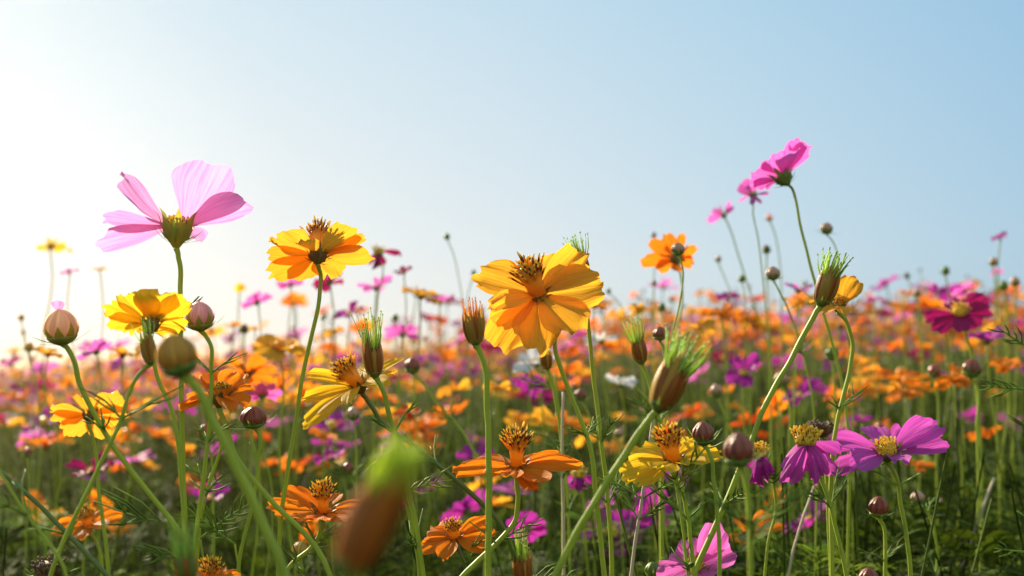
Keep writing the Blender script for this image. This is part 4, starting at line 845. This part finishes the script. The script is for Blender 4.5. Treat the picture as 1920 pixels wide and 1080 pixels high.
def merged(name, label, cat, items):
    """items: list of (MB, [(x, y, z, rotz, scale_xy, scale_z)...]); one stuff mesh"""
    VV = []; FF = []; MM = []; UU = []; mats = []; n = 0
    for mb, plc in items:
        V = np.concatenate(mb.v); U = np.concatenate(mb.uv)
        lut = []
        for k in mb.mats:
            if k not in mats: mats.append(k)
            lut.append(mats.index(k))
        q = np.array([f if len(f) == 4 else (list(f) + [-1] * 4)[:4] for f in mb.f if len(f) <= 4]); mi = np.array([lut[a] for a, f in zip(mb.m, mb.f) if len(f) <= 4])
        q = q[(q >= 0).all(1)] if (q < 0).any() else q; mi = mi[:len(q)]
        pl = np.array(plc); c, s = np.cos(pl[:, 3])[:, None], np.sin(pl[:, 3])[:, None]
        X = (V[None, :, 0] * c - V[None, :, 1] * s) * pl[:, 4:5] + pl[:, 0:1]; Y = (V[None, :, 0] * s + V[None, :, 1] * c) * pl[:, 4:5] + pl[:, 1:2]
        Z = V[None, :, 2] * pl[:, 5:6] + pl[:, 2:3]
        VV.append(np.stack([X, Y, Z], -1).reshape(-1, 3))
        FF.append((q[None] + (np.arange(len(pl)) * len(V))[:, None, None] + n).reshape(-1, 4)); n += len(pl) * len(V)
        MM.append(np.tile(mi, len(pl))); UU.append(np.tile(U, (len(pl), 1)))
    V = np.concatenate(VV).astype(np.float32); Q = np.concatenate(FF).astype(np.int32); MI = np.concatenate(MM).astype(np.int32); UV = np.concatenate(UU)
    me = bpy.data.meshes.new(name); me.vertices.add(len(V)); me.vertices.foreach_set('co', V.ravel())
    me.loops.add(len(Q) * 4); me.loops.foreach_set('vertex_index', Q.ravel()); me.polygons.add(len(Q)); me.polygons.foreach_set('loop_start', np.arange(len(Q), dtype=np.int32) * 4)
    for k in mats: me.materials.append(M[k])
    me.polygons.foreach_set('material_index', MI); me.polygons.foreach_set('use_smooth', np.ones(len(Q), bool))
    ul = me.uv_layers.new(name='UVMap'); ul.data.foreach_set('uv', UV[Q.ravel()].astype(np.float32).ravel())
    me.update(calc_edges=True); me.validate()
    o = bpy.data.objects.new(name, me); col.objects.link(o); return tag(o, label, cat, kind='stuff')
def scatter(n, z0, z1, hf, power=.5, clump=False, drift=None):
    o = []
    for i in range(n):
        y = math.sqrt(rnd.uniform(z0 * z0, z1 * z1)) if power == .5 else z0 * (z1 / z0) ** rnd.random()
        x = rnd.uniform(-1, 1) * (y * TH + .3)
        if clump and cn(x * 2.4, y * 2.4) < rnd.uniform(-1, .55): continue
        if drift is not None and cn(x * .55 + drift * 7.3, y * .5 + drift * 3.1) < rnd.uniform(-1.1, .5): continue
        h = (hf(x, y) + (max(-.10, min(.03, .03 * x)) if clump and y > 3 else 0)) * (1 + (.10 * cn(x * 2.4, y * 2.4) if clump else 0)); sx = h if h > .5 else 1
        o.append((x, y, 0, rnd.uniform(0, 6.28), sx, h))
    return o
items = []
for fi, (k, pm) in enumerate(FAM):
    for i in range(4 if fi < 5 else 2):
        nn = int(PROB[fi] / (4 if fi < 5 else 2) * 6200); items.append((head_template(k, pm, 300 + fi * 10 + i), scatter(int(nn * 1.3), 5.2, 14, bloom_h, drift=fi)))
        nn = int(PROB[fi] / (4 if fi < 5 else 2) * 22000); items.append((head_template(k, pm, 400 + fi * 10 + i, True), scatter(int(nn * 1.3), 13, 65, bloom_h, drift=fi)))
for i, b in enumerate(['bud_maroon', 'bud_pale', 'calyx', 'dead']): items.append((bud_template(b, 800 + i), scatter(900, 4.2, 16, lambda x, y: bloom_h(x, y) + rnd.uniform(-.05, .08))))
merged('flower_field', 'orange, amber and pink blooms crowding the far field to the horizon', 'flowers', items)

# foliage: stalks with feathery leaves, from the soil to about knee height
def leafy(seed, n_sp=9, light=False):
    g = random.Random(seed); mb = MB(); mt = 'leaf_light' if light else 'leaf'
    top = np.array((g.uniform(-.25, .25), g.uniform(-.25, .25), 1.0)); sp = spline([(0, 0, 0), (top[0] * .2, top[1] * .6, .5), top], 4)
    tube(mb, 'stem_dark' if light else 'leaf', sp, np.linspace(.0016, .0008, len(sp)), 4, cap=False)
    for i in range(n_sp):
        t = .35 + .65 * g.random(); b = sp[min(len(sp) - 1, int(t * (len(sp) - 1)))] + np.array((0, 0, g.uniform(-.03, .03)))
        a = g.uniform(0, 6.28); rc = nrm(np.array((math.cos(a), math.sin(a), g.uniform(.1, .9)))); ln = g.uniform(.06, .12)
        sd_ = nrm(np.cross(rc, (0, 0, 1))); up = np.cross(sd_, rc)
        blade(mb, mt, [b, b + rc * ln * .5 + up * .004, b + rc * ln], .0022, sd_, None, .2)
        wide = g.random() < .4
        for j in range(5 if not wide else 3):
            u = .2 + .75 * j / 5; bb = b + rc * ln * u
            for s in (-1, 1):
                l2 = ln * (.55 - .35 * u) * g.uniform(.7, 1.2); dd = nrm(rc * g.uniform(.4, .9) + sd_ * s + up * g.uniform(-.4, .4))
                e = bb + dd * l2
                blade(mb, mt, [bb, bb + dd * l2 * .5 + up * .002, e], .011 if wide else .0036, nrm(np.cross(dd, up)), lambda t: (.3, 1, .1)[int(t * 2)], .3)
    return mb
near = []; fh = lambda x, y: rnd.uniform(.55, .84) if y > 1.4 else rnd.uniform(.62, .88)
for i in range(14): near.append((leafy(600 + i, 22, i % 4 == 0), scatter(800, 1.3, 5.5, fh, clump=True) + scatter(230, .74, 1.5, fh, clump=True)))
for i in range(6): near.append((leafy(640 + i, 7, i % 3 == 0), scatter(1300, 5.5, 16, lambda x, y: rnd.uniform(.6, .86), clump=True)))
for i in range(4): near.append((leafy(660 + i, 4), scatter(900, 16, 60, lambda x, y: rnd.uniform(.6, .9))))
merged('foliage', 'tangled green stalks and feathery leaves under the blooms', 'foliage', near)
# thin bare stalks standing among them
st = []
for i in range(8):
    g = random.Random(700 + i); mb = MB(); tube(mb, 'stem_dry' if i in (2,) else 'stem', spline([(0, 0, 0), (g.uniform(-.1, .1), g.uniform(-.1, .1), .5), (g.uniform(-.25, .25), g.uniform(-.1, .1), 1)], 5), np.linspace(.0016, .0005, 11), 5, cap=False)
    st.append((mb, scatter(120, .9, 4.5, lambda x, y: rnd.uniform(.65, .92))))
merged('stalks', 'thin bare green stalks rising through the foliage', 'stalks', st)
